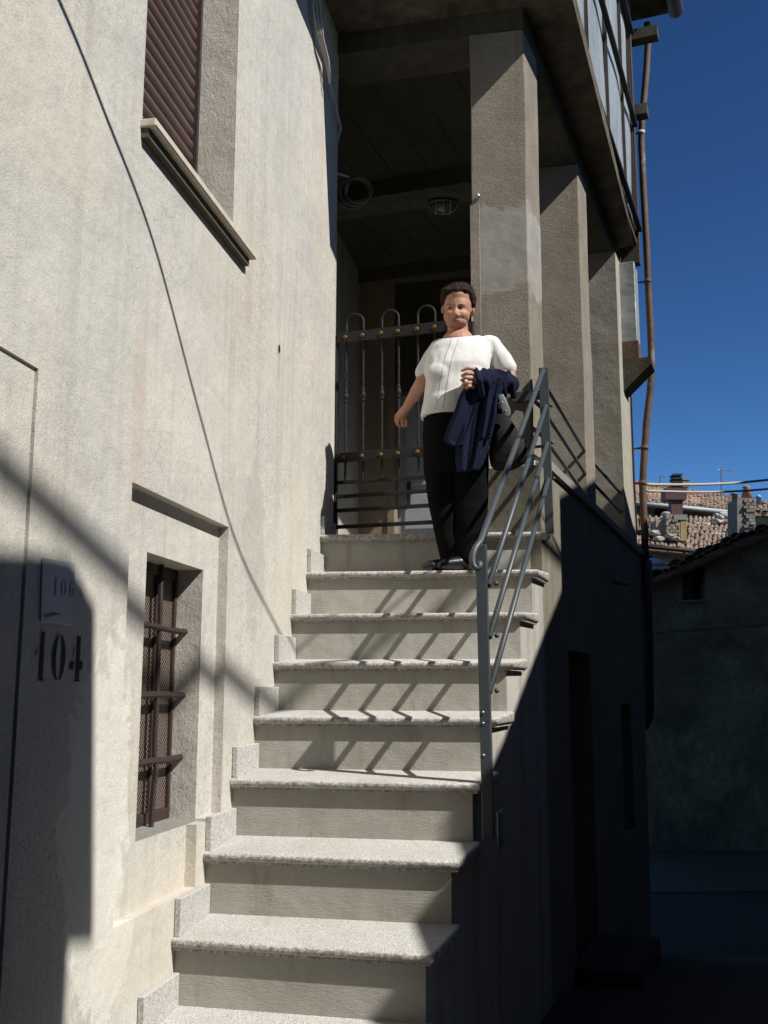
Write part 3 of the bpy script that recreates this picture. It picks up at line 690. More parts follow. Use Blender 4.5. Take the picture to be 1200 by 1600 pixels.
# ------------------------------------------------------------------ stair railing
rl = thing('stair_railing', FS.P(-.25, .0, .9), 'grey iron stair railing with four slanting round bars', 'railing')
def flat_post(name, top, bot, wd, dp, F, mat, par):
    bm = new_bm(); a, b = F.u * dp, F.n * wd
    add_hexa(bm, [bot - b / 2, bot + b / 2, bot + b / 2 + a, bot - b / 2 + a], [top - b / 2, top + b / 2, top + b / 2 + a, top - b / 2 + a]); bevel(bm, .003, 1)
    return obj(name, bm, mat, par)
FT = Frame((0, 0), 10)
ptop = at(751, 850, 3.83); pbot = at(755, 1312, 3.83); pbot = V(ptop.x + .012, ptop.y + .0, pbot.z)
pst = flat_post('post', ptop, pbot, .041, .045, FT, M['rail'], rl)
bm = new_bm()
pk = pbot + V(.03, -.0, .0); fbox(bm, Frame(pbot, 15), -.01, .09, .031, .045, pbot.z - .03, pbot.z + .1); bevel(bm, .006, 2); obj('mounting_plate', bm, M['rail'], rl)
for q in (1113, 1130, 1180):
    p = at(750, q, 3.828); bm = new_bm(); p = V(ptop.x - .0, ptop.y - .002, p.z); ball(bm, p, .006, 1); obj('bolt', bm, M['steel'], pst, True)
u0p = RT(9) + V(0, .02, 0)
utop = at(849, 574, 5.30); ubot = V(utop.x + .008, utop.y, ZL + .006)
upz = flat_post('post', utop, ubot, .05, .035, FT, M['rail'], rl)
# bars from lower post to upper post
ends = [((751, 846), (849, 578)), ((764, 912), (853, 634)), ((765, 993), (855, 692)), ((765, 1079), (857, 748))]
for k, (a, b) in enumerate(ends):
    pa = at(*a, ptop.y + .012); pb = at(*b, utop.y + .01)
    d = (pb - pa).normalized()
    bm = new_bm()
    if k == 0:
        dn = V(0, 0, -1); fr = V(0, -1, 0)
        pts = [pb + d * .01, pa]; c0 = pa - d * .03
        pts = [pb + d * .01] + [pb.lerp(pa, t) for t in (.3, .6, .85, 1)]
        pts += [at(743, 856, ptop.y - .01), at(739, 866, ptop.y - .02), at(738, 876, ptop.y - .025), at(740, 885, ptop.y - .03), at(745, 889, ptop.y - .03), at(749, 886, ptop.y - .03), at(750, 878, ptop.y - .025)]
        tube(bm, pts, .0125, 12)
        obj('handrail', bm, M['rail'], rl, True)
    else:
        tube(bm, [pa - d * .01, pb + d * .01], .0115, 12); obj('bar', bm, M['rail'], rl, True)
        for p in (pa, pb):
            bm = new_bm(); ball(bm, p + FT.n * .026, .010, 2); obj('bolt', bm, M['rail'], rl, True)
bm = new_bm(); ca = FK.P(.0, -.01, 0)
zz = hitf(FK, 820, 596, .03).z
a = V(utop.x, utop.y + .012, zz); b = FK.P(.0, 0, zz) + CD * -.10 - FK.u * .014
prism(bm, [a - V(0, 0, .026), b - V(0, 0, .026), b + V(0, 0, .026), a + V(0, 0, .026)], V(0, .006, 0)); obj('wall_tie', bm, M['rail'], rl)
zz = hitf(FK, 845, 702, .03).z; bm = new_bm(); fb = FK.P(-.005, -.02, zz); tube(bm, [V(utop.x, utop.y + .02, zz), fb], .008, 6); obj('wall_tie', bm, M['rail'], rl)
# parapet railing between columns
up_u, up_n, _z = FK.loc(utop)
for (ua, ub, q0, q1) in ((up_u, 1.645, 0, (600, 645, 690)), (1.97, 3.245, 1, ())):
    pr_ = thing('parapet_railing', FK.P(max(ua, .33), -.03, 2.66), ['three iron bars closing the first gap between the loggia columns', 'three iron bars closing the far gap between the loggia columns'][q0], 'railing', 'parapet bars between the columns')
    zz_ = [at(860, q, utop.y + .05).z for q in (602, 647, 690)]
    for zz in zz_:
        bm = new_bm(); tube(bm, [FK.P(ua + .02, up_n if q0 == 0 else -.02, zz), FK.P(ub, -.015, zz)], .0115, 8); obj('bar', bm, M['rail'], pr_, True)

# ------------------------------------------------------------------ iron gate
gate = thing('iron_gate', GP + V(0, 0, ZL), 'dark wrought iron gate with hooped bars and gilt rosettes', 'gate')
def gp(s, d, z): return GP + GD * s + GN * d + V(0, 0, z)
def gbox(bm, s0, s1, d0, d1, z0, z1):
    q = [(s0, d0), (s1, d0), (s1, d1), (s0, d1)]
    add_hexa(bm, [gp(a, b, z0) for a, b in q], [gp(a, b, z1) for a, b in q])
W2 = .80
for a, b in ((-.012, .014), (W2 - .03, W2)):
    bm = new_bm(); gbox(bm, a, b, -.015, .015, 2.325, 3.43); bevel(bm, .002, 1); obj('stile', bm, M['gate'], gate)
for (z0, z1, nm) in ((3.385, 3.445, 'rail'), (2.695, 2.75, 'rail')):
    bm = new_bm(); gbox(bm, .014, W2 - .03, -.018, -.008, z0, z1); bevel(bm, .002, 1); obj(nm, bm, M['gate'], gate)
for z0 in (2.575, 2.497, 2.419, 2.328):
    bm = new_bm(); gbox(bm, .014, W2 - .03, -.01, .01, z0, z0 + .02); bevel(bm, .002, 1); obj('rail', bm, M['gate'], gate)
S_ = [.045, .105, .185, .285 - .03, .372 - .025, .435, .53, .60, .68]
S_ = [.050, .106, .186, .250, .365 - .03, .400, .485, .545, .63, .69]
S_ = [.045, .100, .182, .270 - .03, .33, .39, .478, .535, .62, .68]
S_ = [.048, .108, .190, .258, .340, .400, .490, .548, .64, .70]
# bar positions read along the top rail
import_s = []
for px_ in (541.5, 568, 597, 623, 653, 680):
    d = ray(px_, 523); o = V(0, 0, CZ); t = (GP - o).dot(GN) / d.dot(GN); p = o + d * t; import_s.append((p - GP).dot(GD))
S_ = import_s + [import_s[-1] + .085, import_s[-1] + .165]
for k in range(0, len(S_), 2):
    a, b = S_[k], S_[k + 1]; r = (b - a) / 2; m = (a + b) / 2
    for s in (a, b):
        bm = new_bm(); pts = [gp(s, 0, z) for z in frange(2.585, 3.50, 60)]
        rad = [.0064 * (1 + .14 * math.sin(z_ * 330)) for z_ in frange(2.585, 3.50, 60)]
        tube(bm, pts, 0, 8, radii=rad); bo = obj('bar', bm, M['gate'], gate, True)
        bm = new_bm()
        zc = 3.075
        tube(bm, [gp(s, 0, zc + q) for q in (-.04, -.034, -.026, -.018, -.008, .004, .014, .020, .026, .034, .042)], 0, 12, radii=[.007, .012, .008, .010, .015, .015, .010, .008, .012, .008, .006]); obj('collar', bm, M['gate'], bo, True)
        for z_ in (3.415, 2.722):
            bm = new_bm(); c = gp(s, -.019, z_); 
            tube(bm, [c, c - GN * .004, c - GN * .006], 0, 12, radii=[.0125, .0125, .006]); ball(bm, c - GN * .005, .006, 1); obj('rosette', bm, M['gold'], bo, True)
    bm = new_bm(); tube(bm, [gp(m + r * math.cos(t), 0, 3.50 + (r * 1.0) * math.sin(t)) for t in frange(0, PI, 16)], .0066, 8, cap=False); obj('hoop', bm, M['gate'], gate, True)
bm = new_bm(); gbox(bm, .06, .075, -.03, -.01, 3.17, 3.21); obj('latch', bm, M['gate'], gate)

# ------------------------------------------------------------------ drainpipe at the far corner
pipe = thing('drainpipe', at(1012, 1130, 9.0), 'crooked rusty drainpipe at the corner of the loggia house', 'drainpipe')
YP = 8.95
pp = [(1011, 36), (1013, 60), (1010, 110), (1003, 190), (1002, 225), (1005, 290), (1010, 380), (1013, 450), (1017, 530), (1018, 570), (1016, 610), (1010, 660), (1006, 720), (1004, 760), (1007, 830), (1009, 880)]
pts = [at(x, y, YP) for x, y in pp]
bm = new_bm(); tube(bm, pts, .031, 12); obj('upper_pipe', bm, M['rust'], pipe, True)
pp2 = [(1009.5, 876), (1011, 960), (1012, 1040), (1013, 1105), (1011, 1122), (1004, 1136)]
bm = new_bm(); tube(bm, [at(x, y, YP) for x, y in pp2], .05, 14); obj('lower_pipe', bm, M['flue'], pipe, True)
for (x, y, r) in ((1002, 208, .035), (1012, 440, .033), (1007, 700, .034), (1004, 755, .034), (1011.5, 1000, .055)):
    p = at(x, y, YP); bm = new_bm(); tube(bm, [p - V(0, 0, .018), p + V(0, 0, .018)], r, 14); obj('collar', bm, M['zincg'] if y == 208 else M['rust'], pipe, True)
    bm = new_bm(); tube(bm, [p, p - FK.n * .12 - V(.06, 0, 0)], .009, 6); obj('pipe_bracket', bm, M['rust'], pipe)
bm = new_bm(); tube(bm, [at(x, y, 8.9) for x, y in ((985, 600), (988, 680), (991, 760), (995, 830))], .008, 6)
tag(obj('corner_cable', bm, M['cable'], loc=at(995, 830, 8.9)), 'thin dark cable running down the pale end pier of the loggia', 'cable')
p = hitf(FK, 958, 909, .06); bm = new_bm(); tube(bm, [p, p + FK.n * .12 + V(0, 0, -.02)], .02, 10)
tag(obj('overflow_spout', bm, M['greysill'], loc=p, smooth=True), 'short grey overflow spout sticking out of the shaded loggia base wall', 'spout')

# ------------------------------------------------------------------ background: crumbling house at the end of the lane
bh = thing('crumbling_house', V(5.2, 15, gz(15)), 'dark crumbling house with a sagging tile roof at the end of the lane', 'house')
YB = 15.0
def bp(x, y, d=0): return at(x, y, YB + d)
bm = new_bm()
edge = [(960, 922), (1010, 906), (1075, 880), (1140, 850), (1200, 826), (1290, 790)]
# wall in columns so that the window is a real opening
def wcol(xa, xb, ya_top, yb_top, y_lo=1340, y0=None):
    prism(bm, [bp(xa, y_lo), bp(xb, y_lo), bp(xb, yb_top), bp(xa, ya_top)], V(0, .45, 0))
def ev_y(x):
    for (a, ya), (b, yb) in zip(edge, edge[1:]):
        if x <= b: return ya + (yb - ya) * (x - a) / (b - a)
    return edge[-1][1]
wcol(955, 1066, ev_y(955) + 8, ev_y(1066) + 8); wcol(1066.001, 1104, 942, 940); wcol(1104.001, 1290, ev_y(1104) + 8, ev_y(1290) + 8)
prism(bm, [bp(1066.001, 886), bp(1104, 884), bp(1104, ev_y(1104) + 8), bp(1066.001, ev_y(1066) + 8)], V(0, .45, 0))
obj('wall', bm, M['oldwall'], bh)
bm = new_bm(); prism(bm, [bp(1066.2, 942, .3), bp(1103.8, 940, .3), bp(1103.8, 884, .3), bp(1066.2, 886, .3)], V(0, .1, 0)); wf = obj('window', bm, M['black'], bh)
bm = new_bm(); prism(bm, [bp(1063, 941, -.08), bp(1107, 939, -.08), bp(1107, 936, -.08), bp(1063, 938, -.08)], V(0, .3, 0)); obj('sill', bm, M['greysill'], wf)
bm = new_bm(); prism(bm, [bp(1068, 941, .24), bp(1082, 940, .24), bp(1082, 886, .24), bp(1068, 886, .24)], V(0, .03, 0)); obj('shutter', bm, M['rail'], wf)
random.seed(3)
for (xa, ya, xb, yb) in ((1118, 878, 1168, 900), (1010, 905, 1062, 945)):     # brick infill, brick by brick
    y = ya
    j = 0
    while y < yb:
        x = xa - (7 if j % 2 else 0)
        while x < xb:
            if y > ev_y(x) + 14 and y > ev_y(x + 14) + 14 and random.random() < .7:
                bm = new_bm(); prism(bm, [bp(x, y + 6, -.015), bp(x + 13, y + 6, -.015), bp(x + 13, y, -.015), bp(x, y, -.015)], V(0, .03, 0)); obj('brick', bm, M['brickw'], bh)
            x += 15
        y += 8; j += 1
bm = new_bm(); prism(bm, [bp(1000, 990, -.03), bp(1200, 975, -.03), bp(1200, 972, -.03), bp(1000, 987, -.03)], V(0, .04, 0)); obj('string_course', bm, M['oldwall'], bh)
bm = new_bm()
e = [bp(x, y, -.25) for x, y in edge]; f = [p + V(-.0, 4.2, -.7) for p in e]
vt = [bm.verts.new(p) for p in e]; vb = [bm.verts.new(p) for p in f]; vt2 = [bm.verts.new(p + V(0, 0, -.05 - .03 * random.random())) for p in e]; vb2 = [bm.verts.new(p + V(0, 0, -.06)) for p in f]
for i in range(len(e) - 1):
    bm.faces.new((vt[i], vt[i + 1], vb[i + 1], vb[i])); bm.faces.new((vt2[i], vt2[i + 1], vt[i + 1], vt[i])); bm.faces.new((vt2[i], vt2[i + 1], vb2[i + 1], vb2[i]))
rf = obj('roof', bm, M['brickw'], bh)
def curved_tile(bm, p, d, up, L=.42, r0=.085, r1=.065):     # half-round clay tile, d along its length
    sd_ = d.cross(up).normalized(); n = 5
    ra = [bm.verts.new(p + sd_ * r0 * math.cos(PI * k / n) + up * r0 * .62 * math.sin(PI * k / n)) for k in range(n + 1)]
    rb = [bm.verts.new(p + d * L + sd_ * r1 * math.cos(PI * k / n) + up * r1 * .62 * math.sin(PI * k / n)) for k in range(n + 1)]
    rc = [bm.verts.new(p + sd_ * (r0 - .02) * math.cos(PI * k / n) + up * (r0 - .02) * .62 * math.sin(PI * k / n)) for k in range(n + 1)]
    for k in range(n): bm.faces.new((ra[k], ra[k + 1], rb[k + 1], rb[k])); bm.faces.new((rc[k], rc[k + 1], ra[k + 1], ra[k]))
x = 1000
while x < 1215:                       # verge tiles, each its own
    p = bp(x, ev_y(x), -.27); q = bp(x + 14, ev_y(x + 14), -.27); d = (q - p).normalized()
    up = V(0, 0, 1) - d * d.z
    bm = new_bm(); jit = random.uniform(-.12, .12)
    curved_tile(bm, p + V(0, random.uniform(-.08, .02), random.uniform(-.03, .03)), V(random.uniform(-.2, .2), 1, -.12).normalized(), V(0, 0, 1), .42, random.uniform(.075, .115), .08)
    obj('roof_tile', bm, M['tile'], rf)
    if random.random() < .8:
        bm = new_bm(); curved_tile(bm, p + V(.06, .1, .05 + random.uniform(-.02, .06)), V(random.uniform(-.3, .3), 1, -.1).normalized(), V(0, 0, 1), .42, .10, .08); obj('roof_tile', bm, M['tile'], rf)
    x += 13.5

# ------------------------------------------------------------------ sunlit roofs behind
def tile_roof(par, A, B, Cc, Dd, nu, nv, seed, name='roof'):
    """A-B eave, D-C ridge; base sheet plus rows of half-round tiles"""
    random.seed(seed)
    bm = new_bm(); prism(bm, [A, B, Cc, Dd], V(0, 0, -.12)); ro_ = obj(name, bm, M['brickw'], par)
    bm = new_bm()
    for i in range(nu):
        for j in range(nv):
            s = (i + .5 + random.uniform(-.1, .1)) / nu; t0, t1 = (j + random.uniform(-.12, .12)) / nv, (j + 1.3) / nv
            a = A.lerp(B, s).lerp(Dd.lerp(Cc, s), t0); b = A.lerp(B, s).lerp(Dd.lerp(Cc, s), t1); d = b - a
            nrm = (B - A).cross(Dd - A).normalized(); nrm = nrm if nrm.z > 0 else -nrm
            d = (d + V(random.uniform(-.04, .04), 0, 0)); L = d.length
            curved_tile(bm, a + nrm * random.uniform(.0, .03), d.normalized(), nrm, L, (B - A).length / nu * .48, (B - A).length / nu * .38)
    o = obj('roof_tiles', bm, M['tile'], ro_); o['kind'] = 'stuff'
    return ro_
h1 = thing('far_house', at(1080, 835, 27), 'far sunlit tile roofed house with a long zinc gutter under its eave', 'house')
Y1 = 27
A, B, Cc, Dd = at(940, 779, Y1), at(1158, 800, Y1), at(1158, 777, Y1 + 4), at(940, 745, Y1 + 4)
r1 = tile_roof(h1, A, B, Cc, Dd, 34, 11, 11)
bm = new_bm(); prism(bm, [at(940, 930, Y1 + .5), at(1158, 930, Y1 + .5), at(1158, 803, Y1 + .5), at(940, 784, Y1 + .5)], V(0, 3, 0)); w1 = obj('wall', bm, M['stonew'], h1)
bm = new_bm(); tube(bm, [A + V(0, -.08, -.05), B + V(0, -.08, -.05)], .06, 10); obj('gutter', bm, M['zincg'], h1, True)
bm = new_bm(); p = at(1032, 803, Y1 + .45); tube(bm, [p, p + V(0, .05, 0)], .16, 16); obj('oculus', bm, M['black'], w1)
h2 = thing('lower_house', at(1060, 870, 22), 'low house with a brick chimney and metal flue on its tile roof', 'house')
Y2 = 22
A, B, Cc, Dd = at(930, 845, Y2), at(1170, 868, Y2), at(1180, 812, Y2 + 3.2), at(930, 806, Y2 + 3.2)
r2 = tile_roof(h2, A, B, Cc, Dd, 36, 9, 12)
bm = new_bm(); prism(bm, [at(930, 960, Y2 + .4), at(1170, 960, Y2 + .4), at(1170, 872, Y2 + .4), at(930, 850, Y2 + .4)], V(0, 2.6, 0)); obj('wall', bm, M['stonew'], h2)
bm = new_bm(); tube(bm, [A + V(0, -.08, -.03), B + V(0, -.08, -.03)], .05, 8); obj('gutter', bm, M['cable'], h2, True)
def ybox(bm, x0, x1, y0, y1, Y, dep_):
    prism(bm, [at(x0, y1, Y), at(x1, y1, Y), at(x1, y0, Y), at(x0, y0, Y)], V(0, dep_, 0))
bm = new_bm(); ybox(bm, 1041, 1073, 804, 846, 22.4, .55); ch = obj('chimney', bm, M['brick'], r2)
y = 806                               # chimney bricks
random.seed(5)
j = 0
while y < 842:
    x = 1041 if j % 2 else 1037
    while x < 1063:
        xa, xb = max(x, 1041), min(x + 9, 1063)
        if xb - xa > 2:
            j1, j2 = random.uniform(-.9, .9), random.uniform(-.7, .7); bm = new_bm(); ybox(bm, xa + .2 + max(j1, 0), xb - .2 + min(j1, 0), y + j2 * .5, y + 4.6 + j2 * .5, 22.38 - random.uniform(0, .04), .05); b_ = obj('brick', bm, random.choice([M['brick'], M['brick'], M['stonew'], M['oldwall']]), ch)
        x += 9.5
    y += 5.2; j += 1
bm = new_bm(); ybox(bm, 1063.5, 1073, 812, 845, 22.36, .1); obj('render_patch', bm, M['ochre'], ch)
bm = new_bm(); ybox(bm, 1053, 1074, 804, 812, 22.34, .3); obj('chimney_cap', bm, M['greysill'], ch)
bm = new_bm(); ybox(bm, 1025, 1041, 812, 842, 22.5, .5); obj('chimney_shoulder', bm, M['brick'], ch)
bm = new_bm(); c_ = at(1041, 803, 22.6); ball(bm, c_, .11, 2, (1.1, 1, .5)); obj('chimney_stone', bm, M['stone'], ch, True)
flue = thing('metal_flue', at(1062, 804, 22.6), 'boxy brown metal flue with stacked rain caps standing on the brick chimney', 'flue')
bm = new_bm(); ybox(bm, 1049, 1067, 778, 804, 22.5, .24); obj('duct', bm, M['flue'], flue)
bm = new_bm(); ybox(bm, 1040, 1073, 762, 780.5, 22.45, .40); obj('duct_head', bm, M['flue'], flue)
for k in range(4):
    bm = new_bm(); y = 740 + k * 5.6; sx = .0
    ybox(bm, 1052 - k * .4, 1066 + k * .5, y, y + 3, 22.45, .3); obj('rain_cap', bm, M['cable'], flue)
bm = new_bm(); ybox(bm, 1054, 1064, 741, 762, 22.5, .18); obj('rain_stack', bm, M['black'], flue)
for k in range(3):
    bm = new_bm(); ybox(bm, 1066, 1079 - k * .8, 747 + k * 5.2, 750 + k * 5.2, 22.6, .3); obj('rain_cap', bm, M['greysill'], flue)
random.seed(9)
for (x, y, r) in ((1022, 833, .13), (1030, 842, .12), (1048, 838, .13), (1056, 842, .12), (1077, 820, .08), (1090, 819, .09), (1103, 819, .1), (1117, 818, .1), (1119, 805, .08), (1125, 808, .12), (1131, 804, .11), (1137, 808, .13), (1143, 806, .12), (1122, 815, .14), (1147, 811, .1)):
    bm = new_bm(); ball(bm, at(x, y, 22.3 if x < 1060 else 24.5), r, 1, (1.2, 1, .55), Matrix.Rotation(random.random(), 3, 'Z'))
    for v in bm.verts: v.co += V(*[noise.noise(v.co * 5 + V(k * 3, 0, 0)) * .05 for k in range(3)])
    obj('roof_stone', bm, M['stone'], r2)
c3 = thing('stone_chimney', at(1166, 815, 20.5), 'square stone chimney topped by a terracotta cone cowl', 'chimney')
bm = new_bm(); ybox(bm, 1152, 1180, 778, 835, 20.5, .6); sh_ = obj('stack', bm, M['stonew'], c3)
random.seed(4)
y = 780; j = 0
while y < 824:
    x = 1166 if j % 2 else 1163
    while x < 1180:
        bm = new_bm(); j1 = random.uniform(-.8, .8); ybox(bm, x + .1 + j1, min(x + 7, 1180) + min(j1, 0), y, y + 4.4 + j1 * .3, 20.48 - random.uniform(0, .04), .05); obj('brick', bm, random.choice([M['brick'], M['stonew'], M['stonew']]), sh_); x += 7.5
    y += 5; j += 1
bm = new_bm(); a = at(1167, 778, 20.8); tube(bm, [a, a + V(0, 0, .2), a + V(0, 0, .22), a + V(0, 0, .25)], 0, 14, radii=[.12, .06, .08, .05]); obj('cowl', bm, M['cone'], c3, True)
c4_ = thing('small_flue_pot', at(1143, 783, 24), 'small dark capped flue pot on the far ridge', 'flue')
bm = new_bm(); a = at(1148, 781, 26); tube(bm, [a, a + V(0, 0, .13), a + V(0, 0, .14), a + V(0, 0, .2)], 0, 12, radii=[.07, .07, .11, .02]); obj('pot', bm, M['stonew'], c4_, True)
c5_ = thing('white_vent_cowl', at(1177, 778, 26), 'small pale vent cowl right of the terracotta cone', 'vent')
bm = new_bm(); a = at(1186, 788, 26); tube(bm, [a, a + V(0, 0, .16), a + V(0, 0, .17), a + V(0, 0, .25)], 0, 12, radii=[.06, .06, .1, .02]); obj('cowl', bm, M['zincg'], c5_, True)
h3 = thing('pale_house', at(1190, 815, 30), 'pale far house with a green shutter at the right edge', 'house')
bm = new_bm(); ybox(bm, 1176, 1300, 796, 900, 30, 3); w3 = obj('wall', bm, M['inner'], h3)
bm = new_bm(); ybox(bm, 1184, 1190, 801, 816, 29.97, .05); obj('shutter', bm, M['green'], w3)
tile_roof(h3, at(1172, 799, 29.8), at(1300, 803, 29.8), at(1300, 788, 33), at(1172, 784, 33), 14, 6, 14)
# antennas
def antenna(x, yb, yt, Y, label, arms):
    t = thing('tv_antenna', at(x, yb, Y), label, 'antenna')
    bm = new_bm(); tube(bm, [at(x, yb, Y), at(x, yt, Y)], .018, 6); obj('mast', bm, M['antenna'], t)
    for (yy, w, tilt) in arms:
        p = at(x, yy, Y); bm = new_bm(); tube(bm, [p - V(w * .3, 0, -tilt), p + V(w, 0, -tilt)], .011, 5); b = obj('boom', bm, M['antenna'], t)
        for k in range(5):
            q = p + V(w * (k / 4) * .9, 0, -tilt * k / 4); bm = new_bm(); tube(bm, [q - V(0, .14, .02), q + V(0, .14, .05)], .007, 4); obj('element', bm, M['antenna'], b)
antenna(1127, 783, 730, 27, 'tall tv antenna with two booms standing on the far roof', ((735, .35, .02), (754, .3, 0)))
antenna(1031, 758, 742, 30, 'short thin tv antenna on the far ridge near the drainpipe', ((745, .15, 0),))
# overhead cables across the lane
for (a, b, lab, r) in (((1010, 757), (1230, 746), 'upper of two cables stretched from the drainpipe corner over the roofs', .013), ((1010, 767), (1230, 761), 'lower of two cables stretched from the drainpipe corner over the roofs', .011)):
    bm = new_bm(); p, q = at(*a, 9.0), at(*b, 11.5)
    pts = [p.lerp(q, s) - V(0, 0, .03 * math.sin(PI * s))  for s in frange(0, 1, 40)]
    tube(bm, pts, r, 6); tag(obj('overhead_cable', bm, M['cablel'], loc=p, smooth=True), lab, 'cable', 'cables over the lane')
sl_ = thing('street_lamp', at(1012, 890, 13), 'white shallow street lamp shade behind the drainpipe', 'street lamp')
bm = new_bm(); c = at(1020, 884, 13); tube(bm, [c, c + V(0, 0, .02), c + V(0, 0, .07), c + V(0, 0, .1)], 0, 20, radii=[.17, .17, .10, .02]); obj('lamp_shade', bm, M['lampw'], sl_, True)
bm = new_bm(); tube(bm, [c + V(0, 0, .1), c + V(-.1, 0, .15), c + V(-.6, -.2, .15)], .02, 8); obj('lamp_arm', bm, M['rail'], sl_, True)

# ------------------------------------------------------------------ houses across the lane (outside the frame), whose rooflines shade it, plus a block added behind
sh2 = V(SD.x, SD.y, 0).normalized()
def roofline(name, prof, zb, depth, label, mat):
    t = thing(name, FS.P(prof[0][0], 3, 0), label, 'house')
    pts = [FS.P(u, 3, z) for u, z in prof]
    bm = new_bm(); prism(bm, [FS.P(prof[0][0], 3, zb)] + pts + [FS.P(prof[-1][0], 3, zb)], sh2 * depth)
    obj('wall', bm, mat, t); return t
M['dark'] = plaster('dark rubble facade', (.15, .12, .08), (.11, .09, .06), (.07, .058, .04), .3, .6, .3, 40)
roofline('facing_house', [(-1.62, 2.6), (-1.60, 3.76), (-1.27, 3.96), (-.99, 4.10), (-.985, 4.235), (-.71, 4.27), (-.44, 4.39), (-.05, 4.60), (.88, 5.09), (.97, 5.14), (.98, 5.66), (3.45, 6.36), (3.7, 6.32), (4.3, 6.0), (4.8, 5.9), (7.6, 5.8), (7.61, 7.2), (12.2, 7.5)], -1.5, 5, 'dark rubble house facing the stairs across the lane', M['dark'])
t = roofline('near_house', [(-14, 9.5), (-3.6, 9.3), (-3.59, 5.5), (-2.95, 5.52), (-2.8, 5.56), (-2.60, 5.60), (-2.50, 5.56), (-2.49, 4.70)], -.5, 4, 'dark house behind the camera side of the lane', M['dark'])  # tall far end raised out of view to cut skylight
bm = new_bm(); fbox(bm, FS, -2.4801, -2.3601, 3.0, 3.05, 4.70, 4.705) if False else None; bm.free()
bm = new_bm(); prism(bm, [FS.P(a, 2.999, b) for a, b in ((-2.56, 4.70), (-2.36, 4.70), (-2.44, 5.52), (-2.56, 5.58))], sh2 * .06); obj('shadow_step_plate', bm, M['dark'], t)  # thin unseen plate added to give the shadow edge its step
bk = thing('rear_sky_block', V(-2, -7, 0), 'unseen dark block added behind the camera to cut skylight', 'house')
bm = new_bm(); box(bm, V(-9, -9, -.2), V(8, -7, 13)); obj('wall', bm, M['dark'], bk)  # unseen mass added to block sky fill
# wires overhead, outside the frame, that draw their shadows on the plastered wall
bm = new_bm()
pts = []
for (x, y, s) in ((-60, -320, .3), (92, 0, 1.0), (165, 180, 1.15), (240, 380, 1.4), (310, 640, 2.1), (370, 850, 2.8), (435, 985, 3.5), (500, 1110, 4.2)):
    pts.append(hitf(FL, x, y) + SD * s)
pts += [pts[-1] + (pts[-1] - pts[-2]) * 1.5]
sm = []
for i in range(len(pts) - 1):
    for t in frange(0, 1, 8)[:-1]:
        p0 = pts[max(i - 1, 0)]; p1 = pts[i]; p2 = pts[i + 1]; p3 = pts[min(i + 2, len(pts) - 1)]
        sm.append(.5 * ((2 * p1) + (p2 - p0) * t + (2 * p0 - 5 * p1 + 4 * p2 - p3) * t * t + (3 * p1 - p0 - 3 * p2 + p3) * t ** 3))
tube(bm, sm, .0075, 6); tag(obj('service_cable', bm, M['cable'], loc=pts[0], smooth=True), 'thin cable spanning the lane above the stairs', 'cable')
bm = new_bm(); a = hitf(FL, 0, 722) + SD * 9.5; b = hitf(FL, 400, 1092) + SD * 9.5; d = b - a
tube(bm, [a - d * 2, a, b, b + d * 3], .034, 8); tag(obj('cable_bundle', bm, M['cable'], loc=a, smooth=True), 'thick cable bundle high across the lane', 'cable')
# ------------------------------------------------------------------ the woman on the stairs
from mathutils.bvhtree import BVHTree
M['skin'] = plain('sun warmed skin', (.44, .225, .155), .55, 0, .3, 16, .3, .35)
M['hair'] = plain('short dark brown hair', (.034, .018, .013), .7, 0, .5, 60, 1.0, .15)
M['trouser'] = plain('black trousers', (.006, .006, .0065), .9, 0, .3, 14, .2, .05)
M['shoe'] = plain('black leather', (.018, .018, .019), .3, 0, .4, 20, .15, .5)
M['bag'] = plain('black suede handbag', (.016, .015, .015), .8, 0, .5, 14, .5, .2)
M['strap'] = plain('grey leather strap', (.16, .17, .18), .4, 0, .3, 30, .2, .5)
M['brow'] = plain('thin eyebrow', (.13, .07, .05), .8, 0, .4, 60, .2)
M['lips'] = plain('lips', (.24, .085, .07), .5, 0, .2, 40, .1)
M['eye'] = plain('dark squinting eye', (.030, .018, .014), .5, 0, .2, 40, .1)
M['pearl'] = plain('pearl earring', (.75, .70, .62), .25, 0, .1, 40, .0, .6)
def m_knit():
    t = NT('white fine knit'); x = t.xyz()
    w = t.t.nodes.new('ShaderNodeTexWave'); w.wave_type = 'BANDS'; w.bands_direction = 'X'; w.inputs['Scale'].default_value = 42; w.inputs['Distortion'].default_value = .6
    t.l(t.tc.outputs['Object'], w.inputs['Vector'])
    low = t.ramp(x[2], .80, .84, (1, 1, 1), (0, 0, 0))
    return t.fin(t.mix(t.math('MULTIPLY', t.ramp(t.noise(20, 4), .4, .7), .12), (.69, .68, .665), (.60, .585, .57)), .85, nrm=t.bump(t.math('MULTIPLY', w.outputs['Fac'], t.math('ADD', low, .15)), .5, .004, t.bump(t.noise(9, 3), .25, .02)), spec=.15)
M['knit'] = m_knit()
def m_navy():
    t = NT('navy knit jacket')
    return t.fin(t.mix(t.math('MULTIPLY', t.ramp(t.noise(12, 5), .4, .7), .5), (.009, .013, .034), (.006, .008, .020)), .9, nrm=t.bump(t.noise(120, 3), .4, .003), spec=.12)
M['navy'] = m_navy()
YPN = 5.10
def H(px, py, dy=0.0): return at(px, py, YPN + dy)
def ell(bm, c, rx, ry, rz, rot=None, sub=3): ball(bm, c, 1, sub, (rx, ry, rz), rot)
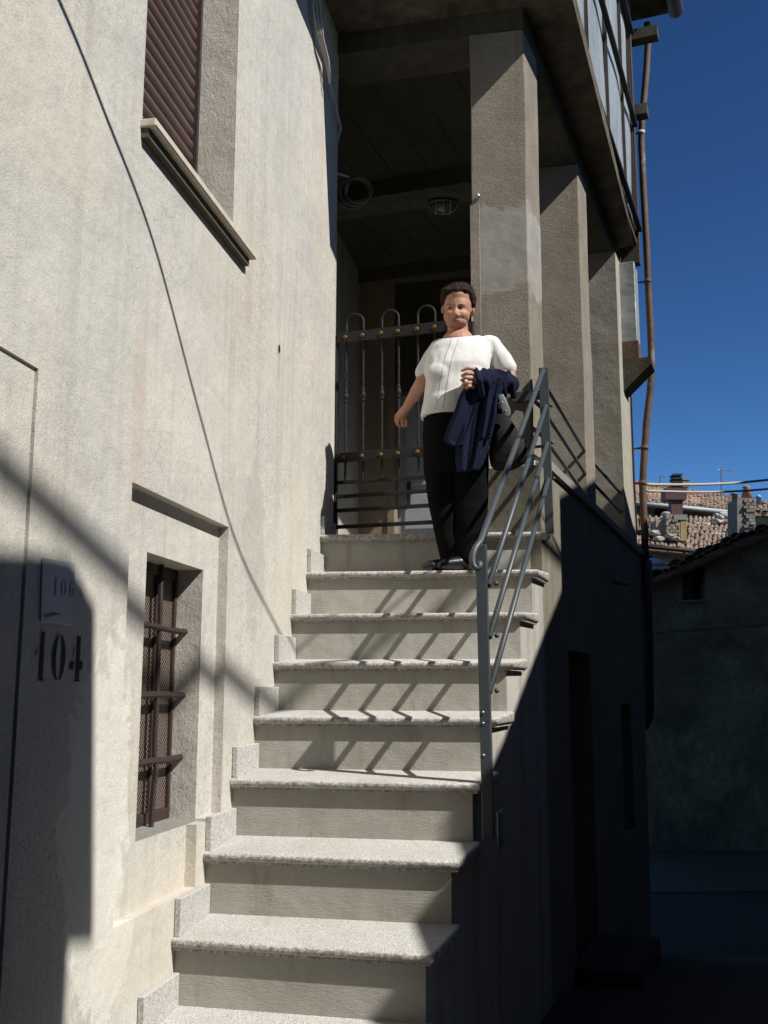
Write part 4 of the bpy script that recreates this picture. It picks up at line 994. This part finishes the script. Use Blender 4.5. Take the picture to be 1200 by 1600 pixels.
def cap(bm, a, ra, b, rb, seg=16):
    n = 6; pts = []; rad = []
    d = (b - a); L = d.length; d.normalize()
    for k in range(n + 1):
        t = PI / 2 * (1 - k / n); pts.append(a - d * ra * math.sin(t)); rad.append(max(ra * math.cos(t), .0004))
    for k in range(n + 1):
        t = PI / 2 * k / n; pts.append(b + d * rb * math.sin(t)); rad.append(max(rb * math.cos(t), .0004))
    tube(bm, pts, 0, seg, radii=rad)
def chain(bm, pr, seg=14):
    for (a, ra), (b, rb) in zip(pr, pr[1:]): cap(bm, a, ra, b, rb, seg)
def loft(bm, rings):
    R = [[bm.verts.new(p) for p in r] for r in rings]; n = len(R[0])
    for a, b in zip(R, R[1:]):
        for k in range(n): bm.faces.new((a[k], a[(k + 1) % n], b[(k + 1) % n], b[k]))
    bm.faces.new(R[0][::-1]); bm.faces.new(R[-1])
def solid(bm, voxel, smooth=4, fn=None):
    """fuse overlapping lumps into one continuous skin"""
    bmesh.ops.recalc_face_normals(bm, faces=bm.faces)
    me = bpy.data.meshes.new('tmp'); bm.to_mesh(me); bm.free(); o = bpy.data.objects.new('tmp', me); C.objects.link(o)
    m = o.modifiers.new('r', 'REMESH'); m.mode = 'VOXEL'; m.voxel_size = voxel; m.adaptivity = 0
    if smooth: s = o.modifiers.new('s', 'SMOOTH'); s.factor = .5; s.iterations = smooth
    dg = bpy.context.evaluated_depsgraph_get(); dg.update(); e = o.evaluated_get(dg); me2 = bpy.data.meshes.new_from_object(e)
    out = bmesh.new(); out.from_mesh(me2); bpy.data.objects.remove(o); bpy.data.meshes.remove(me); bpy.data.meshes.remove(me2)
    if fn:
        out.normal_update()
        mv = [(v, fn(v.co, v.normal)) for v in out.verts]
        for v, p in mv: v.co = p
    return out
foot = V(.37, 5.08, LT(8).z)
per = thing('person', foot, 'woman in white knit top and black trousers standing on the upper steps', 'person')
# body: head, neck, arms and hands in one skin, with the trunk and legs beneath the clothes
bm = new_bm()
ell(bm, H(715, 480, -.005), .071, .088, .092)
ell(bm, H(715, 468, -.01), .068, .084, .066)
ell(bm, H(713.5, 494, -.028), .068, .060, .052)
ell(bm, H(713, 504, -.036), .054, .044, .030)
ell(bm, H(738.5, 487, -.0), .009, .018, .024, Matrix.Rotation(.25, 3, 'Z')); ell(bm, H(691.5, 484, .0), .007, .016, .022)
chain(bm, [(H(715, 500, .005), .052), (H(716, 535, .02), .056)], 18)
chain(bm, [(H(716, 540, .02), .09), (H(712, 600, .02), .13), (H(708, 660, .0), .13)], 20)
for x, x2 in ((685, 705), (738, 735)): chain(bm, [(H(x, 680), .07), (H(x2, 865), .04)])
# arm reaching back to the gate
sL = H(680, 552, .02); eL = H(658, 600, .06); wL = H(636, 636, .20)
chain(bm, [(sL, .034), (eL.lerp(sL, .3), .040), (eL, .036), (eL.lerp(wL, .35), .034), (wL, .0235)])
def fingers(bm, spec, r0=.0085):
    for pts in spec:
        chain(bm, [(p, r0 * (1 - .12 * k)) for k, p in enumerate(pts)], 10)
hb = .27
chain(bm, [(wL, .022), (H(629, 645, .25), .027)]); ell(bm, H(627, 649, hb), .027, .018, .032)
fingers(bm, [[H(620, 648, hb), H(618, 656, hb), H(621, 664, hb + .01)], [H(624, 651, hb - .01), H(622, 661, hb - .005), H(625, 667, hb + .01)],
             [H(629, 653, hb - .01), H(629, 662, hb), H(631, 667, hb + .012)], [H(633, 651, hb), H(635, 660, hb), H(635, 666, hb + .012)],
             [H(633, 645, hb + .01), H(638, 654, hb + .02), H(637, 660, hb + .03)]], .0095)
# bent arm holding the jacket
sR = H(770, 550, .0); eR = H(795, 590, -.03); wR = H(752, 592, -.17)
chain(bm, [(sR + V(.015, .02, 0), .034), (eR.lerp(sR, .35) + V(.008, .01, 0), .038), (eR, .040), (eR.lerp(wR, .4), .037), (wR, .026)])
ell(bm, H(743, 590, -.19), .026, .022, .034)
hy = -.205
fingers(bm, [[H(742, 577, hy + .005), H(731, 575, hy - .01), H(722, 579, hy - .008)],
             [H(739, 584, hy), H(729, 583, hy - .016), H(722, 587, hy - .006), H(726, 590, hy + .008)],
             [H(738, 591, hy), H(728, 590, hy - .016), H(721, 594, hy - .006), H(726, 597, hy + .008)],
             [H(738, 598, hy), H(729, 598, hy - .014), H(723, 601, hy - .004), H(728, 603, hy + .01)],
             [H(740, 604, hy), H(732, 604, hy - .010), H(728, 606, hy - .002), H(731, 608, hy + .01)]], .0098)
def g2(x, y, cx, cy, sx, sy): return math.exp(-((x - cx) / sx) ** 2 - ((y - cy) / sy) ** 2)
def face_fn(p, n):
    q = p - H(713, 486, 0)
    if q.length > .16 or n.y > -.15: return p
    d = p - V(0, 0, CZ); # sight-line coordinates of the vertex, in photo pixels
    c, s_ = math.cos(PITCH), math.sin(PITCH); dd = d.y * c + d.z * s_
    x = 600 + d.x / dd * FPX; y = 800 - (d.z * c - d.y * s_) / dd * FPX
    h = .024 * g2(x, y, 710.5, 491, 3.6, 4.0) + .014 * g2(x, y, 711.5, 484, 2.6, 7)            # nose
    h += .007 * (g2(x, y, 705.8, 493, 2.2, 2.4) + g2(x, y, 715.8, 493, 2.2, 2.4))
    h += .004 * g2(x, y, 702.5, 475.5, 7, 3) + .004 * g2(x, y, 720.5, 475.5, 7.5, 3)       # brow
    h -= .008 * g2(x, y, 702, 481, 5.0, 3.2) + .008 * g2(x, y, 720.5, 481, 5.6, 3.2)           # sockets
    h += .0045 * g2(x, y, 702, 481.6, 3.4, 1.8) + .0045 * g2(x, y, 720.5, 481.6, 3.8, 1.8)     # lids
    h += .006 * g2(x, y, 699, 491, 6, 6) + .006 * g2(x, y, 726, 491, 7.5, 7)           # cheeks
    h -= .0025 * g2(x, y, 703.5, 497, 1.5, 4) + .0025 * g2(x, y, 721, 496.5, 1.6, 4)             # smile folds
    h += .0012 * g2(x, y, 712, 499, 6.5, 2.0) + .001 * g2(x, y, 712, 504, 5, 1.5) - .0015 * g2(x, y, 712.5, 501.8, 6.5, .9)
    h += .003 * g2(x, y, 712.5, 509.5, 6, 4)
    h += .0003 * math.sin(y * 1.6) * g2(x, y, 713, 467, 12, 5)                                  # forehead lines
    return p + V(n.x * .5, -1, n.z * .4) * h * .72
bdy = solid(bm, .0034, 2, face_fn)
bo = obj('body', bdy, M['skin'], per, True)
# face details
def patch(name, c, rx, ry, rz, mat, par, rot=None):
    bm = new_bm(); ell(bm, c, rx, ry, rz, rot, 2); return obj(name, bm, mat, par, True)
bvf = BVHTree.FromObject(bo, bpy.context.evaluated_depsgraph_get())
def on_face(x, y, out=.001):
    o_ = V(0, 0, CZ) - base_of(bo); h = bvf.ray_cast(o_, ray(x, y).normalized())
    return h[0] + base_of(bo) - V(0, out, 0)
for x, s in ((703.0, -1), (719.8, 1)):
    patch('eye', on_face(x, 481.2, .0035 if s < 0 else .001), .0098 if s < 0 else .0108, .0045, .0034, M['eye'], per, Matrix.Rotation(.06 * s, 3, 'Y'))
    patch('eyebrow', on_face(x + s * .8, 475.6, .002 if s < 0 else .0), .0135, .0035, .0022, M['brow'], per, Matrix.Rotation(.10 * s, 3, 'Y'))
patch('mouth', on_face(711.5, 501.0, .001), .0205, .0050, .0026, M['lips'], per)
for (x, y, d) in ((737.5, 497, -.02), (737.5, 500.5, -.02)): patch('earring', H(x, y, d), .0045, .0045, .0045, M['pearl'], per)
bm = new_bm()
for (x, y, d, a, b, c) in ((716.5, 458, .012, .080, .086, .050), (718, 474, .05, .076, .066, .086), (737, 470, .025, .020, .050, .048), (693, 466, .022, .016, .046, .040), (701, 455, -.058, .036, .034, .020), (712, 454, -.066, .036, .032, .021), (723, 455, -.060, .038, .034, .022), (734, 462, -.022, .019, .040, .036), (695, 461, -.022, .014, .034, .030), (718, 490, .062, .054, .038, .045), (740, 476, .0, .008, .022, .026)):
    ell(bm, H(x, y, d), a, b, c)
hair = solid(bm, .006, 3, lambda p, n: p + n * (.006 * noise.noise(p * 45) + .004 * noise.noise(p * 110)))
hv = [(v.co.copy(), v.normal.copy()) for v in hair.verts]
ho = obj('hair', hair, M['hair'], per, True)
random.seed(21); bm = new_bm()
for k in range(2600):
    p, n = random.choice(hv)
    if n.length < .1 or n.y > .6: continue
    tn = Vector((random.uniform(-1, 1), random.uniform(-1, 1), random.uniform(-.4, .9))); d = (n * .55 + (tn - n * tn.dot(n)).normalized() * .8).normalized()
    L = random.uniform(.006, .014); sdv = d.cross(Vector((0, 1, 0))).normalized() * .0011
    v0, v1, v2 = bm.verts.new(p - sdv - n * .002), bm.verts.new(p + sdv - n * .002), bm.verts.new(p + d * L); bm.faces.new((v0, v1, v2))
hs_ = obj('loose_hair', bm, M['hair'], ho); hs_['kind'] = 'stuff'
# knit top
def ring(cx0, cx1, py, dy, depth_, n=40, sq=2.3, tilt=0):
    a, b = H(cx0, py + tilt, dy), H(cx1, py - tilt, dy); c = (a + b) / 2; w = (b - a) / 2; r = []
    for k in range(n):
        t = 2 * PI * k / n; ct, s_ = math.cos(t), math.sin(t)
        x = abs(ct) ** (2 / sq) * (1 if ct > 0 else -1); y = abs(s_) ** (2 / sq) * (1 if s_ > 0 else -1)
        r.append(c + w * x + V(0, depth_ * y, 0))
    return r
bm = new_bm()
loft(bm, [ring(657, 757, 655, -.0, .150, tilt=-1), ring(658, 757, 640, .0, .152), ring(661, 758, 615, .0, .150), ring(665, 762, 595, .0, .148), ring(664, 766, 578, .0, .150), ring(667, 770, 560, .01, .135), ring(673, 774, 545, .015, .115), ring(684, 762, 533, .02, .09), ring(697, 742, 525, .02, .070)])
for (x, y) in ((690, 586), (732, 583)): ell(bm, H(x, y, -.078), .078, .070, .070)
ell(bm, H(703, 630, -.06), .12, .10, .085)
chain(bm, [(H(688, 547, .02), .056), (H(672, 568, .035), .047), (H(662, 582, .05), .044)], 18)
chain(bm, [(H(765, 543, .0), .062), (H(780, 562, -.01), .061), (H(791, 575, -.02), .054)], 18)
def knit_fn(p, n):
    a = noise.noise(p * 6) * .007 + noise.noise(V(p.x * 7 + p.z * 5, p.y * 6, p.z * 13 - p.x * 7)) * .0045 + noise.noise(V(p.x * 34, p.y * 34, p.z * 9)) * .0025
    for (sx, sy) in ((680, 566), (768, 560)):
        q = p - H(sx, sy, 0); a -= (.010 if sx > 700 else .003) * math.exp(-(q.x / .014) ** 2 - (q.z / .07) ** 2)
    return p + n * a
kb = solid(bm, .0065, 7, knit_fn)
# neck opening: cut the knit above a tilted plane
nk = H(716, 522, -.04)
bmesh.ops.bisect_plane(kb, geom=list(kb.verts) + list(kb.edges) + list(kb.faces), plane_co=H(713, 527, -.06), plane_no=V(-.10, -.35, 1).normalized(), clear_outer=True)
bv = BVHTree.FromBMesh(kb)
ko = obj('knit_top', kb, M['knit'], per, True)
M['hole'] = plain('openwork shadow', (.16, .13, .10), .9, 0, .1, 40, 0)
dots = new_bm(); org = V(0, 0, CZ)
cols_ = [[(705, 531), (695, 560), (689, 590), (684, 620), (680, 642)], [(716, 531), (705, 562), (700, 590), (695, 620), (692, 640)]]
for col in cols_:
    for (x0, y0), (x1, y1) in zip(col, col[1:]):
        n = max(2, int(math.hypot(x1 - x0, y1 - y0) / 3.4))
        for k in range(n):
            t = k / n; d = ray(x0 + (x1 - x0) * t, y0 + (y1 - y0) * t).normalized(); h = bv.ray_cast(org, d)
            if h[0] is not None and h[0].y < 5.3:
                rot = h[1].to_track_quat('Z', 'Y').to_matrix(); bmesh.ops.create_cone(dots, cap_ends=True, segments=6, radius1=.0036, radius2=.002, depth=.002, matrix=Matrix.Translation(h[0] + h[1] * .0005) @ rot.to_4x4())
do_ = obj('openwork_holes', dots, M['hole'], ko); do_['kind'] = 'stuff'
bm = new_bm()
nr = []
# trousers
bm = new_bm()
loft(bm, [ring(661, 758, 650, .0, .135), ring(660, 763, 680, .0, .140), ring(662, 764, 710, .0, .135), ring(663, 764, 738, .0, .115), ring(664, 763, 742, .0, .10)])
loft(bm, [ring(661, 716, 700, .01, .10), ring(664, 714, 745, .01, .092), ring(669, 714, 785, .01, .080), ring(679, 716, 830, .01, .072), ring(689, 723, 879, .01, .066)])
loft(bm, [ring(708, 764, 700, -.01, .10), ring(708, 764, 745, -.01, .095), ring(710, 763, 785, -.01, .085), ring(713, 761, 830, -.02, .075), ring(714, 751, 876, -.03, .068)])
tb = solid(bm, .008, 3, lambda p, n: p + n * (.007 * noise.noise(V(p.x * 14, p.y * 14, p.z * 3)) + .004 * noise.noise(p * 16)))
obj('trousers', tb, M['trouser'], per, True)
# shoes on the eighth tread
fz = LT(8).z + .008
for (cx, cy, dx, dy_) in ((.375, 5.045, -.93, -.36), (.305, 5.13, -.93, -.30)):
    d = V(dx, dy_, 0).normalized(); bm = new_bm(); c = V(cx, cy, fz)
    chain(bm, [(c - d * .085 + V(0, 0, .036), .034), (c + V(0, 0, .036), .036), (c + d * .075 + V(0, 0, .027), .030), (c + d * .105 + V(0, 0, .02), .020)], 14)
    chain(bm, [(c - d * .075 + V(0, 0, .04), .035), (c - d * .03 + V(0, 0, .06), .036)], 14)
    sb = solid(bm, .006, 3)
    for v in sb.verts: v.co.z = max(v.co.z, fz + .001)
    so = obj('shoe', sb, M['shoe'], per, True)
    bm = new_bm(); q = c + V(0, 0, .0); tube(bm, [c + d * .0 + V(-d.y, d.x, 0) * s * .036 + V(0, 0, .045 + .028 * (1 - (s * s))) for s in frange(-1, 1, 8)], .004, 6); obj('shoe_strap', bm, M['shoe'], so, True)
bm = new_bm(); rc_ = H(726.5, 601, hy - .016)
tube(bm, [rc_ + V(.002 * math.cos(t) * .5, .0085 * math.sin(t), .0105 * math.cos(t)) for t in frange(0, 2 * PI, 14)], .0022, 6); obj('ring', bm, M['gold'], per, True)
# jacket over the forearm
def drape(bm, rows, dy, amp, waves, ph=0, n=72, thick=.022):
    rr = []
    for j, (y, x0, x1, tl) in enumerate(rows):
        a, b = H(x0, y + tl, dy), H(x1, y - tl, dy); r = []
        for k in range(n):
            t = 2 * PI * k / n; s = .5 - .5 * math.cos(t); side = math.sin(t)
            f = min(1, j / 2.0)
            pl_ = amp * (.35 + .65 * f) * math.sin(waves * PI * s + ph + .25 * j) + amp * .5 * math.sin(waves * 2.7 * PI * s * s + ph * 2 + .3 * j) * f
            r.append(a.lerp(b, s) + V(0, pl_ - thick * side, 0))
        rr.append(r)
    loft(bm, rr)
jk = thing('jacket', H(745, 740, -.12), 'navy knit jacket draped over the woman\'s bent forearm', 'jacket')
bm = new_bm()
drape(bm, [(580, 736, 796, 0), (605, 722, 788, 0), (635, 714, 778, 0), (665, 708, 773, 0), (695, 707, 767, 0), (712, 709, 762, 0), (737, 713, 751, 2)], -.14, .016, 4.3, .4)
drape(bm, [(592, 732, 760, 0), (620, 716, 748, 0), (650, 706, 740, 0), (676, 696, 732, 0), (692, 692, 722, -4), (698, 704, 716, -1)], -.175, .014, 2.6, 1.6, thick=.016)
drape(bm, [(590, 765, 787, 0), (620, 758, 778, 0), (650, 755, 775, 0), (686, 750, 767, 0)], -.165, .012, 3.0, 2.2, thick=.016)
jb = solid(bm, .0045, 8, lambda p, n: p + n * (.008 * noise.noise(V(p.x * 15, p.y * 15, p.z * 4))))
obj('hanging_folds', jb, M['navy'], jk, True)
bm = new_bm()
chain(bm, [(H(752, 592, -.17), .042), (H(772, 592, -.12), .052), (H(795, 600, -.04), .052)], 20)
for k in range(5):
    s = (k + random.uniform(-.25, .25)) / 4
    a = H(742 + 50 * s, 578 + 4 * s, -.20 + .12 * s); b = H(752 + 48 * s, 618, -.19 + .12 * s)
    chain(bm, [(a, .016), (a.lerp(b, .5) + V(0, -.03, 0), .018), (b, .015)], 10)
jr = solid(bm, .0048, 5, lambda p, n: p + n * .006 * noise.noise(V(p.x * 24, p.y * 24, p.z * 9)))
obj('folded_roll', jr, M['navy'], jk, True)
# handbag
hbg = thing('handbag', H(790, 735, -.04), 'slouchy black handbag with grey strap tab hanging beside the jacket', 'handbag')
bm = new_bm()
loft(bm, [ring(770, 790, 634, -.06, .020), ring(767, 796, 655, -.06, .04), ring(765, 812, 680, -.06, .055), ring(763, 824, 700, -.06, .062), ring(763, 826, 714, -.06, .064), ring(766, 818, 726, -.06, .055), ring(774, 802, 735, -.06, .03)])
bb = solid(bm, .007, 4, lambda p, n: p + n * (.010 * noise.noise(p * 9) + .005 * noise.noise(V(p.x * 22, p.y * 22, p.z * 10))))
obj('pouch', bb, M['bag'], hbg, True)
bm = new_bm(); prism(bm, [H(x, y, -.15) for x, y in ((778, 617), (786, 615), (793, 628), (798, 641), (798, 648), (793, 652), (787, 648), (781, 632))], V(0, .010, 0)); bevel(bm, .003, 2)
so = obj('strap_tab', bm, M['strap'], hbg, True)
for (x, y) in ((785, 629), (790, 642)):
    bm = new_bm(); ball(bm, H(x, y, -.151), .0045, 2); obj('rivet', bm, M['steel'], so, True)
for dx in (0, 9):
    bm = new_bm(); tube(bm, [H(778 + dx, 640, -.10), H(776 + dx, 618, -.11), H(778 + dx, 600, -.08), H(790 + dx * .5, 590, -.02)], .007, 8); obj('handle', bm, M['bag'], hbg, True)
